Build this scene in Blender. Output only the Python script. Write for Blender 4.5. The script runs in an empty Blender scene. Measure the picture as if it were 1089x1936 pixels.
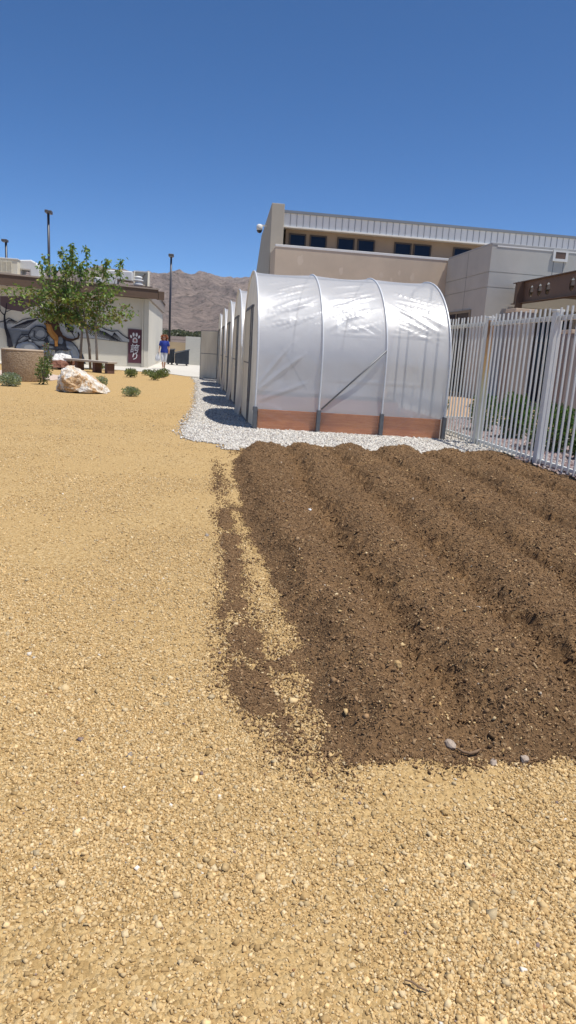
import bpy, bmesh, math, random
import numpy as np
from mathutils import Vector, Matrix
random.seed(7); rng = np.random.default_rng(7)
R = math.radians

# ------------------------------------------------------------------ camera, sky, sun, exposure
sc = bpy.context.scene
COL = sc.collection
PW, PH, F, CH = 1089., 1936., 1320., 1.22
def _n(v): return v/np.linalg.norm(v)
_Y = _n(np.array([367-PW/2, 658-PH/2, F]))
_h = _n(np.array([1367-PW/2, 720-PH/2, F]))
_d = _n(np.cross(_Y, _h)); _d = _d if _d[1] > 0 else -_d
_Z = -_d; _X = np.cross(_Y, _Z)
RM = np.array([_X, _Y, _Z])
def ray(x, y): return RM @ np.array([x-PW/2, y-PH/2, F])
def G(x, y, z=0.):                      # photo measurement -> point at height z
    r = ray(x, y); return Vector(np.array([0, 0, CH])+r*(z-CH)/r[2])
def AY(x, y, Y):                        # photo measurement -> point on the plane at depth Y
    r = ray(x, y); return Vector(np.array([0, 0, CH])+r*Y/r[1])
def AX(x, y, X):
    r = ray(x, y); return Vector(np.array([0, 0, CH])+r*X/r[0])

cd = bpy.data.cameras.new('camera'); cam = bpy.data.objects.new('camera', cd); COL.objects.link(cam)
cd.sensor_fit = 'VERTICAL'; cd.sensor_height = 24; cd.lens = 24*F/PH
cd.clip_start = .05; cd.clip_end = 20000
m = Matrix.Identity(4)
for i in range(3):
    m[i][0] = RM[i][0]; m[i][1] = -RM[i][1]; m[i][2] = -RM[i][2]
m[2][3] = CH
cam.matrix_world = m
sc.camera = cam

SUN = Vector((.29, -.155, 1)).normalized()
w = bpy.data.worlds.new('World'); sc.world = w; w.use_nodes = True
nt = w.node_tree; nt.nodes.clear()
sky = nt.nodes.new('ShaderNodeTexSky'); sky.sky_type = 'NISHITA'; sky.sun_disc = False
sky.sun_elevation = math.asin(SUN.z); sky.sun_rotation = math.atan2(SUN.x, SUN.y)
sky.altitude = 1500; sky.air_density = .5; sky.dust_density = .6; sky.ozone_density = 2.2
bg = nt.nodes.new('ShaderNodeBackground'); bg.inputs[1].default_value = .135
wo = nt.nodes.new('ShaderNodeOutputWorld')
hs_ = nt.nodes.new('ShaderNodeHueSaturation'); hs_.inputs['Saturation'].default_value = 1.25
nt.links.new(sky.outputs[0], hs_.inputs['Color']); nt.links.new(hs_.outputs[0], bg.inputs[0]); nt.links.new(bg.outputs[0], wo.inputs[0])
sd = bpy.data.lights.new('sun', 'SUN'); sd.energy = 4.2; sd.angle = R(.53); sd.color = (1, .96, .9)
so = bpy.data.objects.new('sun', sd); COL.objects.link(so)
so.rotation_euler = SUN.to_track_quat('Z', 'Y').to_euler(); so.location = (5, -5, 20)
sc.view_settings.view_transform = 'Standard'; sc.view_settings.look = 'None'
sc.view_settings.exposure = .32; sc.view_settings.gamma = 1
sc.cycles.max_bounces = 8; sc.cycles.transparent_max_bounces = 16

# ------------------------------------------------------------------ helpers
def tag(o, label=None, cat=None, group=None, kind=None):
    if label: o['label'] = label
    if cat: o['category'] = cat
    if group: o['group'] = group
    if kind: o['kind'] = kind
    return o
def empty(name, loc, label, cat, group=None, rz=0):
    o = bpy.data.objects.new(name, None); COL.objects.link(o)
    o.location = loc; o.rotation_euler = (0, 0, rz); o.empty_display_size = .2
    return tag(o, label, cat, group)
def link_mesh(name, me, mat, parent=None, smooth=False):
    if mat and not me.materials:
        for mm in (mat if isinstance(mat, (list, tuple)) else [mat]): me.materials.append(mm)
    o = bpy.data.objects.new(name, me); COL.objects.link(o)
    if smooth: me.polygons.foreach_set('use_smooth', [True]*len(me.polygons))
    if parent is not None:
        o.parent = parent
    return o
def world_off(p):
    v = Vector((0, 0, 0))
    while p is not None: v += p.location; p = p.parent
    return v
class MB:
    def __init__(s): s.v = []; s.f = []; s.m = []; s.c = []
    def add(s, vs, fs, mi=0, col=(1, 1, 1)):
        b = len(s.v); s.v += [tuple(v) for v in vs]
        for f in fs: s.f.append(tuple(b+i for i in f)); s.m.append(mi); s.c.append(col)
        return s
    def box(s, x0, x1, y0, y1, z0, z1, mi=0, col=(1, 1, 1)):
        v = [(x, y, z) for z in (z0, z1) for y in (y0, y1) for x in (x0, x1)]
        return s.add(v, [(0, 2, 3, 1), (4, 5, 7, 6), (0, 1, 5, 4), (2, 6, 7, 3), (0, 4, 6, 2), (1, 3, 7, 5)], mi, col)
    def bar(s, a, b, w_, h_=None, mi=0, col=(1, 1, 1)):
        a = Vector(a); b = Vector(b); h_ = h_ or w_; d = (b-a).normalized()
        up = Vector((0, 0, 1)) if abs(d.z) < .9 else Vector((0, 1, 0))
        r = d.cross(up).normalized()*w_/2; u = r.cross(d).normalized()*h_/2
        v = [p+sx*r+sy*u for p in (a, b) for sx, sy in ((-1, -1), (1, -1), (1, 1), (-1, 1))]
        return s.add(v, [(0, 1, 2, 3), (7, 6, 5, 4), (0, 4, 5, 1), (1, 5, 6, 2), (2, 6, 7, 3), (3, 7, 4, 0)], mi, col)
    def tube(s, pts, rad, n=8, mi=0, cap=True, col=(1, 1, 1)):
        pts = [Vector(p) for p in pts]; b = len(s.v)
        if not isinstance(rad, (list, tuple)): rad = [rad]*len(pts)
        pr = None
        for i, p in enumerate(pts):
            d = (pts[min(i+1, len(pts)-1)]-pts[max(i-1, 0)]).normalized()
            if pr is None:
                pr = d.orthogonal().normalized()
            else:
                pr = (pr-d*pr.dot(d)).normalized()
            q = d.cross(pr)
            for k in range(n):
                a = 2*math.pi*k/n
                s.v.append(tuple(p+rad[i]*(math.cos(a)*pr+math.sin(a)*q)))
        for i in range(len(pts)-1):
            for k in range(n):
                k2 = (k+1) % n
                s.f.append((b+i*n+k, b+i*n+k2, b+(i+1)*n+k2, b+(i+1)*n+k)); s.m.append(mi); s.c.append(col)
        if cap:
            s.f.append(tuple(b+k for k in range(n))[::-1]); s.m.append(mi); s.c.append(col)
            s.f.append(tuple(b+(len(pts)-1)*n+k for k in range(n))); s.m.append(mi); s.c.append(col)
        return s
    def lathe(s, c, prof, n=32, mi=0):
        b = len(s.v)
        for r_, z in prof:
            for k in range(n):
                a = 2*math.pi*k/n; s.v.append((c[0]+r_*math.cos(a), c[1]+r_*math.sin(a), c[2]+z))
        for i in range(len(prof)-1):
            for k in range(n):
                k2 = (k+1) % n
                s.f.append((b+i*n+k, b+i*n+k2, b+(i+1)*n+k2, b+(i+1)*n+k)); s.m.append(mi); s.c.append((1, 1, 1))
        s.f.append(tuple(b+k for k in range(n))[::-1]); s.m.append(mi); s.c.append((1, 1, 1))
        s.f.append(tuple(b+(len(prof)-1)*n+k for k in range(n))); s.m.append(mi); s.c.append((1, 1, 1))
        return s
    def prism(s, poly, dvec, mi=0, col=(1, 1, 1)):
        n = len(poly); d = Vector(dvec)
        v = [Vector(p) for p in poly]+[Vector(p)+d for p in poly]
        return s.add(v, [tuple(range(n))[::-1], tuple(range(n, 2*n))]+[(i, (i+1) % n, n+(i+1) % n, n+i) for i in range(n)], mi, col)
    def build(s, name, mat, parent=None, smooth=False, bevel=0, local=False, colors=False):
        off = Vector((0, 0, 0)) if local else world_off(parent)
        me = bpy.data.meshes.new(name)
        me.from_pydata([tuple(Vector(v)-off) for v in s.v], [], s.f); me.update()
        mats = mat if isinstance(mat, (list, tuple)) else [mat]
        for mm in mats: me.materials.append(mm)
        me.polygons.foreach_set('material_index', s.m)
        if colors:
            at = me.color_attributes.new('Col', 'FLOAT_COLOR', 'CORNER')
            a = []
            for p, c in zip(me.polygons, s.c): a += list(c[:3])+[1]
            a = []
            for p in me.polygons: a += (list(s.c[p.index][:3])+[1.])*p.loop_total
            at.data.foreach_set('color', a)
        o = link_mesh(name, me, None, parent, smooth)
        if bevel:
            bv = o.modifiers.new('bevel', 'BEVEL'); bv.width = bevel; bv.segments = 2; bv.limit_method = 'ANGLE'
        return o
def fill(me_name, outline, z, mat, parent=None, thick=0):
    bm = bmesh.new(); vs = [bm.verts.new((p[0], p[1], z)) for p in outline]
    f = bm.faces.new(vs); bmesh.ops.recalc_face_normals(bm, faces=[f])
    if f.normal.z < 0: f.normal_flip()
    if thick:
        r = bmesh.ops.extrude_face_region(bm, geom=[f]); 
        for e in r['geom']:
            if isinstance(e, bmesh.types.BMVert): e.co.z -= thick
        bmesh.ops.recalc_face_normals(bm, faces=bm.faces)
    bmesh.ops.triangulate(bm, faces=[x for x in bm.faces if len(x.verts) > 4])
    me = bpy.data.meshes.new(me_name); bm.to_mesh(me); bm.free()
    return link_mesh(me_name, me, mat, parent)
def rough_outline(pts, step=.12, jit=.05, closed=True):
    out = []; n = len(pts)
    for i in range(n):
        a = Vector(pts[i][:2]); b = Vector(pts[(i+1) % n][:2]); L = (b-a).length; k = max(1, int(L/step))
        nrm = Vector((-(b-a).y, (b-a).x)).normalized() if L > 0 else Vector((0, 0))
        for j in range(k):
            out.append(a.lerp(b, j/k)+nrm*random.gauss(0, jit if L < 40 else 0))
    return out

# numpy value noise
class Noise:
    def __init__(s, seed, n=256): s.g = np.random.default_rng(seed).random((n, n)); s.n = n
    def __call__(s, x, y):
        xi = np.floor(x).astype(int); yi = np.floor(y).astype(int); fx = x-xi; fy = y-yi
        fx = fx*fx*(3-2*fx); fy = fy*fy*(3-2*fy); n = s.n; g = s.g
        a = g[xi % n, yi % n]; b = g[(xi+1) % n, yi % n]; c = g[xi % n, (yi+1) % n]; d = g[(xi+1) % n, (yi+1) % n]
        return (a*(1-fx)+b*fx)*(1-fy)+(c*(1-fx)+d*fx)*fy
N1 = Noise(3)
def fbm(x, y, o=5, lac=2.03, gain=.5):
    x = np.asarray(x, float); y = np.asarray(y, float); t = 0; a = 1; s = 0
    for i in range(o):
        t = t+a*N1(x+17.3*i, y-9.1*i); s += a; x = x*lac; y = y*lac; a *= gain
    return t/s                                    # 0..1

# ------------------------------------------------------------------ materials
def newmat(name):
    mt = bpy.data.materials.new(name); mt.use_nodes = True
    return mt, mt.node_tree, mt.node_tree.nodes['Principled BSDF']
def nd(nt, t, **k):
    n = nt.nodes.new(t)
    for a, b in k.items():
        if a in n.inputs: n.inputs[a].default_value = b
        else: setattr(n, a, b)
    return n
def ramp(nt, fac, stops):
    r = nt.nodes.new('ShaderNodeValToRGB'); e = r.color_ramp.elements
    while len(e) < len(stops): e.new(.5)
    for q, (p, c) in zip(e, stops): q.position = p; q.color = (*c, 1) if len(c) == 3 else c
    nt.links.new(fac, r.inputs[0]); return r.outputs[0]
def mixc(nt, f, a, b, mode='MIX'):
    n = nt.nodes.new('ShaderNodeMix'); n.data_type = 'RGBA'; n.blend_type = mode
    for i, v in ((0, f), (6, a), (7, b)):
        if hasattr(v, 'is_linked') or isinstance(v, bpy.types.NodeSocket): nt.links.new(v, n.inputs[i])
        else: n.inputs[i].default_value = v if i == 0 else (*v, 1)
    return n.outputs[2]
def coords(nt, sc_=(1, 1, 1), obj=True, rot=(0, 0, 0)):
    tc = nt.nodes.new('ShaderNodeTexCoord'); mp = nt.nodes.new('ShaderNodeMapping')
    mp.inputs['Scale'].default_value = sc_; mp.inputs['Rotation'].default_value = rot
    nt.links.new(tc.outputs['Object' if obj else 'UV'], mp.inputs[0]); return mp.outputs[0]
def noise(nt, vec, scale, detail=4, rough=.55, dist=0):
    n = nd(nt, 'ShaderNodeTexNoise', Scale=scale, Detail=detail, Roughness=rough, Distortion=dist)
    nt.links.new(vec, n.inputs['Vector']); return n.outputs['Fac']
def bump(nt, h, strength, dist, bsdf, prev=None):
    b = nd(nt, 'ShaderNodeBump', Strength=strength, Distance=dist); nt.links.new(h, b.inputs['Height'])
    if prev is not None: nt.links.new(prev, b.inputs['Normal'])
    nt.links.new(b.outputs[0], bsdf.inputs['Normal']); return b.outputs[0]
def simple(name, col, rough=.7, var=.15, scale=3., metal=0, bs=.2, bscale=80, bd=.003, sc_=(1, 1, 1), spec=None):
    mt, nt, b = newmat(name); v = coords(nt, sc_)
    n = noise(nt, v, scale, 6, .6)
    lo = tuple(c*(1-var) for c in col); hi = tuple(min(1, c*(1+var)) for c in col)
    nt.links.new(ramp(nt, n, [(.25, lo), (.75, hi)]), b.inputs['Base Color'])
    b.inputs['Roughness'].default_value = rough; b.inputs['Metallic'].default_value = metal
    if spec is not None: b.inputs['Specular IOR Level'].default_value = spec
    if bs: bump(nt, noise(nt, v, bscale, 3), bs, bd, b)
    return mt
def gravelmat(name, cols, cell, bd=.006, patch=None, pscale=.8, grey=0):
    """crushed stone seen as a sheet: coloured cells, edges, worn patches"""
    mt, nt, b = newmat(name); v = coords(nt)
    wv = nd(nt, 'ShaderNodeTexNoise', Scale=cell*.7, Detail=2.); nt.links.new(v, wv.inputs['Vector'])
    vo = nd(nt, 'ShaderNodeTexVoronoi', Scale=cell, Randomness=1.); nt.links.new(v, vo.inputs['Vector'])
    vo2 = nd(nt, 'ShaderNodeTexVoronoi', Scale=cell*.43, Randomness=1.); nt.links.new(v, vo2.inputs['Vector'])
    sep = nt.nodes.new('ShaderNodeSeparateColor'); nt.links.new(vo.outputs['Color'], sep.inputs[0])
    k = len(cols); c = ramp(nt, sep.outputs[0], [(i/(k-1), cc) for i, cc in enumerate(cols)])
    big = noise(nt, v, pscale, 5, .62)
    if patch: c = mixc(nt, ramp(nt, big, [(.42, (0, 0, 0)), (.66, (1, 1, 1))]), c, patch)
    fine = noise(nt, v, cell*3, 3, .6)
    c = mixc(nt, 1., c, ramp(nt, fine, [(.3, (.82, .82, .82)), (.7, (1.12, 1.12, 1.12))]), 'MULTIPLY')
    nt.links.new(c, b.inputs['Base Color']); b.inputs['Roughness'].default_value = .95
    b.inputs['Specular IOR Level'].default_value = .15
    inv = nd(nt, 'ShaderNodeMath', operation='SUBTRACT'); inv.inputs[0].default_value = 1; nt.links.new(vo.outputs['Distance'], inv.inputs[1])
    inv2 = nd(nt, 'ShaderNodeMath', operation='SUBTRACT'); inv2.inputs[0].default_value = 1; nt.links.new(vo2.outputs['Distance'], inv2.inputs[1])
    p = bump(nt, inv.outputs[0], .9, bd, b); p = bump(nt, inv2.outputs[0], .7, bd*1.6, b, p); bump(nt, fine, .5, bd*.5, b, p)
    return mt
def attrmat(name, rough=.9, bs=.4, bscale=400, bd=.001, mul=1., spec=.2, trans=0):
    mt, nt, b = newmat(name)
    a = nt.nodes.new('ShaderNodeAttribute'); a.attribute_name = 'Col'
    v = coords(nt); n = noise(nt, v, bscale, 3)
    c = mixc(nt, 1., a.outputs['Color'], ramp(nt, n, [(.3, (.85*mul,)*3), (.7, (1.12*mul,)*3)]), 'MULTIPLY')
    nt.links.new(c, b.inputs['Base Color']); b.inputs['Roughness'].default_value = rough
    b.inputs['Specular IOR Level'].default_value = spec
    if bs: bump(nt, n, bs, bd, b)
    if trans:
        tr = nt.nodes.new('ShaderNodeBsdfTranslucent'); mx = nt.nodes.new('ShaderNodeMixShader'); mx.inputs[0].default_value = trans
        cc = mixc(nt, 1., c, (1.5, 1.7, .6), 'MULTIPLY'); nt.links.new(cc, tr.inputs[0])
        nt.links.new(b.outputs[0], mx.inputs[1]); nt.links.new(tr.outputs[0], mx.inputs[2])
        nt.links.new(mx.outputs[0], nt.nodes['Material Output'].inputs[0])
    return mt

M_granite = gravelmat('decomposed_granite', [(.33, .21, .083), (.465, .31, .133), (.535, .37, .168), (.60, .44, .228)], 88, .007, (.495, .335, .148), .55)
M_white = gravelmat('white_gravel', [(.34, .31, .27), (.54, .51, .45), (.66, .63, .57), (.48, .43, .36)], 62, .012)
M_purple = gravelmat('purple_gravel', [(.15, .105, .10), (.28, .21, .20), (.36, .29, .275), (.20, .145, .135)], 34, .015)
M_stone = attrmat('loose_stone', bscale=250)
M_chip = attrmat('soil_chip', bscale=200)
M_leaf = attrmat('leaf', rough=.55, bs=0, bscale=20, spec=.4, trans=.25)
M_paint = attrmat('mural_paint', rough=.8, bs=.2, bscale=60, bd=.002)
M_far = simple('desert_ground', (.34, .25, .16), .95, .25, .05, bs=0)
M_conc = simple('concrete', (.56, .53, .47), .85, .1, 1.2, bs=.25, bscale=60)
M_steel = simple('galvanised_steel', (.50, .51, .52), .42, .12, 20, metal=.55, bs=.1)
M_steeldark = simple('steel_sleeve', (.17, .175, .18), .5, .2, 15, metal=.6, bs=.1)
M_fence = simple('fence_paint', (.70, .70, .66), .38, .08, 6, bs=.12, bscale=120)
M_black = simple('dark_metal', (.035, .035, .045), .4, .2, 5, bs=.05)
M_glass, _nt, _b = newmat('dark_glass'); _b.inputs['Base Color'].default_value = (.008, .012, .03, 1); _b.inputs['Roughness'].default_value = .12; _b.inputs['Specular IOR Level'].default_value = .25
M_bronze = simple('bronze_frame', (.06, .045, .035), .45, .1, 5, bs=0)
M_stucco = simple('tan_stucco', (.60, .49, .37), .95, .11, .8, bs=.6, bscale=40, bd=.01)
M_finst = simple('fin_stucco', (.42, .39, .33), .95, .06, 1., bs=.5, bscale=90, bd=.006)  # darker and greyer than the tan stucco: side-face shade put into the colour
M_block = simple('grey_block', (.50, .485, .44), .95, .08, 1.2, bs=.5, bscale=70, bd=.006)
M_cream = simple('cream_stucco', (.60, .565, .48), .95, .06, .8, bs=.4, bscale=60, bd=.006)
M_brown = simple('brown_fascia', (.125, .078, .050), .6, .15, 2., bs=.2, sc_=(1, 1, 12))
M_brownbeam = simple('brown_steel', (.15, .095, .066), .5, .12, 3., bs=.1)
M_metalroof = simple('seam_metal', (.70, .72, .72), .5, .05, 1.5, metal=0, bs=.1)
M_whitecap = simple('white_cap', (.75, .74, .7), .6, .05, 3, bs=.05)
M_wwall = simple('pale_block_wall', (.56, .55, .50), .9, .05, 1, bs=.3)
M_agg = gravelmat('exposed_aggregate', [(.22, .15, .09), (.34, .25, .16), (.44, .34, .24), (.28, .2, .13)], 55, .006)
M_aggtop = simple('aggregate_rim', (.42, .33, .24), .9, .15, 12, bs=.4)
M_bark = simple('bark', (.20, .17, .14), .9, .3, 12, bs=.6, bscale=40, bd=.006)
M_stake = simple('pale_bark', (.42, .39, .34), .85, .2, 12, bs=.4)
M_acbeige = simple('cooler_metal', (.78, .72, .56), .55, .06, 2, bs=.05)
M_acwhite = simple('duct_white', (.72, .72, .69), .6, .06, 2, bs=.15, bscale=8, bd=.02)
M_benchtop = simple('bench_concrete', (.45, .40, .34), .9, .12, 6, bs=.3)
M_benchleg = simple('bench_leg', (.13, .07, .055), .85, .15, 6, bs=.3)
M_dump = simple('dumpster_paint', (.03, .04, .06), .5, .25, 3, bs=.1)

# ------------------------------------------------------------------ ground
def gz(x, y):                                    # gentle swell of the granite yard in front
    f_ = np.clip((8.5-y)/3, 0, 1)*1.
    return -(fbm(np.asarray(x)*.8+5, np.asarray(y)*.8, 3)*.028)*f_
def grid(name, xs, ys, zf, mat, parent=None, smooth=True, mask=None, col=None):
    X, Y = np.meshgrid(xs, ys); Z = zf(X, Y); nx, ny = len(xs), len(ys)
    co = np.stack([X, Y, Z], -1).reshape(-1, 3).astype(np.float32)
    i = np.arange(nx*ny).reshape(ny, nx)
    q = np.stack([i[:-1, :-1], i[:-1, 1:], i[1:, 1:], i[1:, :-1]], -1).reshape(-1, 4)
    if mask is not None:
        mm = mask(X, Y, Z).reshape(-1); q = q[mm[q].any(1)]
    return npmesh(name, co, q, mat, parent, smooth, None if col is None else col(X, Y, Z).reshape(-1, 3))
def npmesh(name, co, faces, mat, parent=None, smooth=False, col=None):
    me = bpy.data.meshes.new(name); n = len(co); k = faces.shape[1]; nf = len(faces)
    me.vertices.add(n); me.vertices.foreach_set('co', np.ascontiguousarray(co, np.float32).ravel())
    me.loops.add(nf*k); me.loops.foreach_set('vertex_index', np.ascontiguousarray(faces, np.int32).ravel())
    me.polygons.add(nf); me.polygons.foreach_set('loop_start', np.arange(0, nf*k, k, dtype=np.int32))
    me.polygons.foreach_set('loop_total', np.full(nf, k, np.int32))
    if smooth: me.polygons.foreach_set('use_smooth', np.ones(nf, bool))
    me.update(calc_edges=True)
    if col is not None:
        at = me.color_attributes.new('Col', 'FLOAT_COLOR', 'POINT')
        at.data.foreach_set('color', np.concatenate([col, np.ones((n, 1))], 1).astype(np.float32).ravel())
    return link_mesh(name, me, mat, parent)
xs = np.concatenate([np.linspace(-400, -14, 12), np.linspace(-12, 12, 241), np.linspace(14, 400, 12)])
ys = np.concatenate([np.linspace(-60, -4, 6), np.linspace(-3, 10, 131), np.linspace(10.5, 60, 40), np.linspace(70, 420, 10)])
yard = grid('ground', xs, ys, lambda x, y: gz(x, y), M_granite)
tag(yard, 'tan crushed granite yard', None, kind='structure')

# far desert floor and the rocky mountain
sky_px = [(-900, 500), (-300, 505), (0, 512), (120, 514), (200, 508), (262, 517), (285, 517), (300, 519), (310, 517), (322, 514.5), (335, 511), (345, 514), (358, 518.5), (368, 518.5),
          (376, 514.5), (385, 514), (400, 518.5), (420, 525), (445, 527.5), (465, 528), (480, 527), (560, 545), (700, 560), (900, 560), (1300, 600), (2200, 640)]
RY = 2000.
sk = [AY(x, y, RY) for x, y in sky_px]
skx = np.array([p.x for p in sk]); skz = np.array([p.z for p in sk])
def mz(X, Y):
    xr = X*RY/np.maximum(Y, 50)
    H = np.interp(xr, skx, skz)
    t = np.clip((Y-420)/(RY-420), 0, 1)
    base = 9*np.clip((Y-60)/360, 0, 1)**1.0
    rid = 1-np.abs(2*fbm(X/260+3, Y/420, 5)-1)
    ridge2 = 1-np.abs(2*fbm(X/90+31, Y/160+8, 4)-1)
    prof = t**1.25
    amp = np.sin(np.pi*np.clip(t, 0, 1))**.8
    z = base+(H-9)*prof+amp*((rid-.75)*80+(ridge2-.75)*42)+t*(fbm(X/22, Y/30, 4)-.5)*16
    fall = np.clip((Y-RY)/700, 0, 1); z = z-fall*140
    return np.maximum(z, base*.8-.15)
mt, nt, b = newmat('desert_rock'); v = coords(nt)
n1 = noise(nt, v, .012, 8, .7); n2 = noise(nt, v, .09, 8, .75)
vo = nd(nt, 'ShaderNodeTexVoronoi', Scale=.10); nt.links.new(v, vo.inputs['Vector'])
c = ramp(nt, n1, [(.35, (.33, .265, .235)), (.52, (.42, .335, .29)), (.68, (.50, .39, .325))])
c = mixc(nt, ramp(nt, n2, [(.46, (0, 0, 0)), (.62, (1, 1, 1))]), c, (.23, .20, .185))
c = mixc(nt, ramp(nt, vo.outputs['Distance'], [(.1, (.6, .6, .6)), (.28, (0, 0, 0))]), c, (.08, .075, .055))
nt.links.new(c, b.inputs['Base Color']); b.inputs['Roughness'].default_value = 1; b.inputs['Specular IOR Level'].default_value = 0
p_ = bump(nt, n2, 1., 14, b); bump(nt, n1, .8, 25, b, p_)
M_mount = mt
mx_ = np.concatenate([np.linspace(-2400, -820, 60), np.linspace(-800, 500, 330), np.linspace(520, 2800, 90)])
my_ = np.concatenate([np.linspace(58, 400, 24), np.linspace(420, 2100, 300), np.linspace(2140, 2900, 20)])
hill = grid('mountain', mx_, my_, mz, M_mount); tag(hill, 'bare rocky brown desert mountain', None, kind='structure')
far = fill('desert_floor', [(-3000, 3000), (-3000, -500), (3500, -500), (3500, 3000)], -.4, M_far); tag(far, 'desert floor', None, kind='structure')

# haze is built at the end

# white gravel strip, path, paving, purple gravel
wl = [G(*q) for q in [(362, 712), (372, 726), (370, 745), (371, 762), (362, 785), (352, 803), (347, 815), (352, 830), (380, 836), (430, 842)]]
wo_ = [(p.x, p.y) for p in wl]+[(.7, 8.9), (2.0, 8.75), (3.3, 8.7), (4.35, 8.75), (4.62, 9.0), (4.62, 31.5)]
white = fill('white_gravel', rough_outline(wo_, .1, .035), .006, M_white); tag(white, 'white gravel strip', None, kind='structure')
path = MB()
path.box(-30, 12, 34.0, 60, -.1, .02)
po = path.build('concrete_path', M_conc); tag(po, 'pale concrete path', None, kind='structure')
po2 = fill('path_apron', [(-30, 34.02), (-30, 33.0), (-3.5, 34.0), (-1.3, 33.3), (-.35, 31.2), (5, 31.2), (5, 34.02)], .018, M_conc, None, .1); tag(po2, 'concrete apron', None, kind='structure')
po3 = fill('garden_path', [(-30, 27.5), (-30, 24.0), (-9, 24.0), (-4.2, 22.0), (-4.1, 24.5), (-5.2, 26.4), (-9, 27.6)], .02, simple('pink_concrete', (.55, .43, .34), .9, .1, 2), None, .1); tag(po3, 'pinkish garden path', None, kind='structure')
mt, nt, b = newmat('paving_brick'); v = coords(nt)
br = nd(nt, 'ShaderNodeTexBrick', Scale=1.0, Color1=(.50, .34, .21, 1), Color2=(.43, .28, .17, 1), Mortar=(.30, .20, .12, 1))
br.inputs['Brick Width'].default_value = .42; br.inputs['Row Height'].default_value = .2; br.inputs['Mortar Size'].default_value = .008
nt.links.new(v, br.inputs['Vector']); nt.links.new(br.outputs[0], b.inputs['Base Color']); b.inputs['Roughness'].default_value = .9
M_pave = mt
pur = fill('purple_gravel', rough_outline([(4.32, 4.), (4.3, 8.72), (4.62, 9.02), (4.62, 15.2), (6.2, 15.2), (6.6, 11.6), (6.3, 10.6), (6.6, 4.)], .15, .02), .010, M_purple); tag(pur, 'purple crushed rock bed', None, kind='structure')
pav = fill('paving', [(6.2, 15.2), (4.62, 15.2), (4.62, 31), (60, 31), (60, 0), (6.6, 0), (6.6, 4), (6.3, 10.6), (6.6, 11.6)], .014, M_pave); tag(pav, 'tan brick paving', None, kind='structure')
kb = MB()
for a, c in (((6.2, 15.2), (6.6, 11.6)), ((6.6, 11.6), (6.3, 10.6)), ((6.3, 10.6), (6.6, 4)), ((4.62, 15.2), (6.2, 15.2))):
    kb.bar((*a, .03), (*c, .03), .1, .09)
ko = kb.build('kerb', M_conc); tag(ko, 'low pale concrete kerb', None, kind='structure')

# ------------------------------------------------------------------ planted soil bed
edge_px = [(470, 842), (440, 870), (445, 920), (470, 1000), (505, 1100), (545, 1200), (575, 1300), (600, 1370), (640, 1425)]
ep = [G(*q) for q in edge_px]; ey = np.array([p.y for p in ep])[::-1]; ex = np.array([p.x for p in ep])[::-1]
def bedmask(X, Y):
    wob = (fbm(X*3+2, Y*3, 3)-.5)*.22
    wob2 = (fbm(X*14, Y*14, 2)-.5)*.06
    dl = X-np.interp(Y, ey, ex)+wob*.6+wob2
    dr = 4.16-X+wob*.3+wob2
    dn = Y-1.86+wob*.5+wob2
    scal = .07*np.sin(X*9.5+.6)
    df = 8.98+scal-Y+wob*.3+wob2
    return np.minimum(np.minimum(dl, dr), np.minimum(dn, df))
gro = [1.02, 1.58, 2.15, 2.85, 3.45]
def furrow(X, Y):
    Xw = X-.035*(Y-4.5)+(fbm(X*.7+9, Y*1.3, 3)-.5)*.22
    z = np.zeros_like(X)
    for g_ in gro: z -= np.exp(-((Xw-g_)/.115)**2)*.108
    z = z*(.45+.55*np.clip((9-Y)/2.2, 0, 1))
    return z
def spill(X, Y, d):
    """0..1: how thickly loose soil lies on the gravel outside the bed"""
    lft = np.interp(Y, ey, ex)
    yy = np.clip((Y-1.80)/.3, 0, 1)*np.clip((8.8-Y)/3.0, .15, 1)
    cen = lft-.15-.06*np.clip((4.2-Y)/1.5, 0, 1)+.10*np.clip((2.5-Y)/.5, 0, 1)
    wd_ = .10+.07*np.clip((3.6-Y)/1., 0, 1)
    band = np.exp(-(np.abs(X-cen)/wd_)**2.2)
    n_ = (fbm(X*2.4+1, Y*1.2+4, 4)-.5)*1.1+(fbm(X*8+3, Y*4.2, 4)-.5)*1.7
    p = band*.92*yy+n_*.62*np.clip(band*2+np.exp(np.minimum(d, 0)/.15), 0, 1)+.55*np.exp(np.minimum(d, 0)/.05)
    return np.clip(p-.06-.12*np.clip((Y-5)/3, 0, 1), 0, 1)
def bedz(X, Y):
    d = bedmask(X, Y); t = np.clip(d/.22, 0, 1); t = t*t*(3-2*t)
    lump = (fbm(X*4, Y*4, 4)-.5)*.085+(fbm(X*19+7, Y*19, 3)-.5)*.034+(fbm(X*60, Y*60, 2)-.5)*.014
    cl = np.maximum(0, fbm(X*26+40, Y*26, 2)-.58)*.16*np.clip(-furrow(X, Y)*14+.15, 0, 1)
    z = gz(X, Y)+t*np.maximum(.025+lump*.5, .13+furrow(X, Y)+lump+cl)
    # thin spill of soil outside the left edge
    p = spill(X, Y, d)
    thin = gz(X, Y)+(np.clip(p-.72, -1, .5))*.05+(fbm(X*40, Y*40, 2)-.5)*.010
    z2 = np.where(d > .02, z, np.minimum(thin, gz(X, Y)+.012))
    b_ = np.clip(d/.06+.5, 0, 1); return z2*(1-b_)+z*b_
mt, nt, b = newmat('garden_soil'); v = coords(nt)
nA = noise(nt, v, 1.7, 6, .65); nB = noise(nt, v, 60, 6, .7); nC = noise(nt, v, 9, 5, .6)
vo = nd(nt, 'ShaderNodeTexVoronoi', Scale=95.); nt.links.new(v, vo.inputs['Vector'])
sp = nt.nodes.new('ShaderNodeSeparateColor'); nt.links.new(vo.outputs['Color'], sp.inputs[0])
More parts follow.
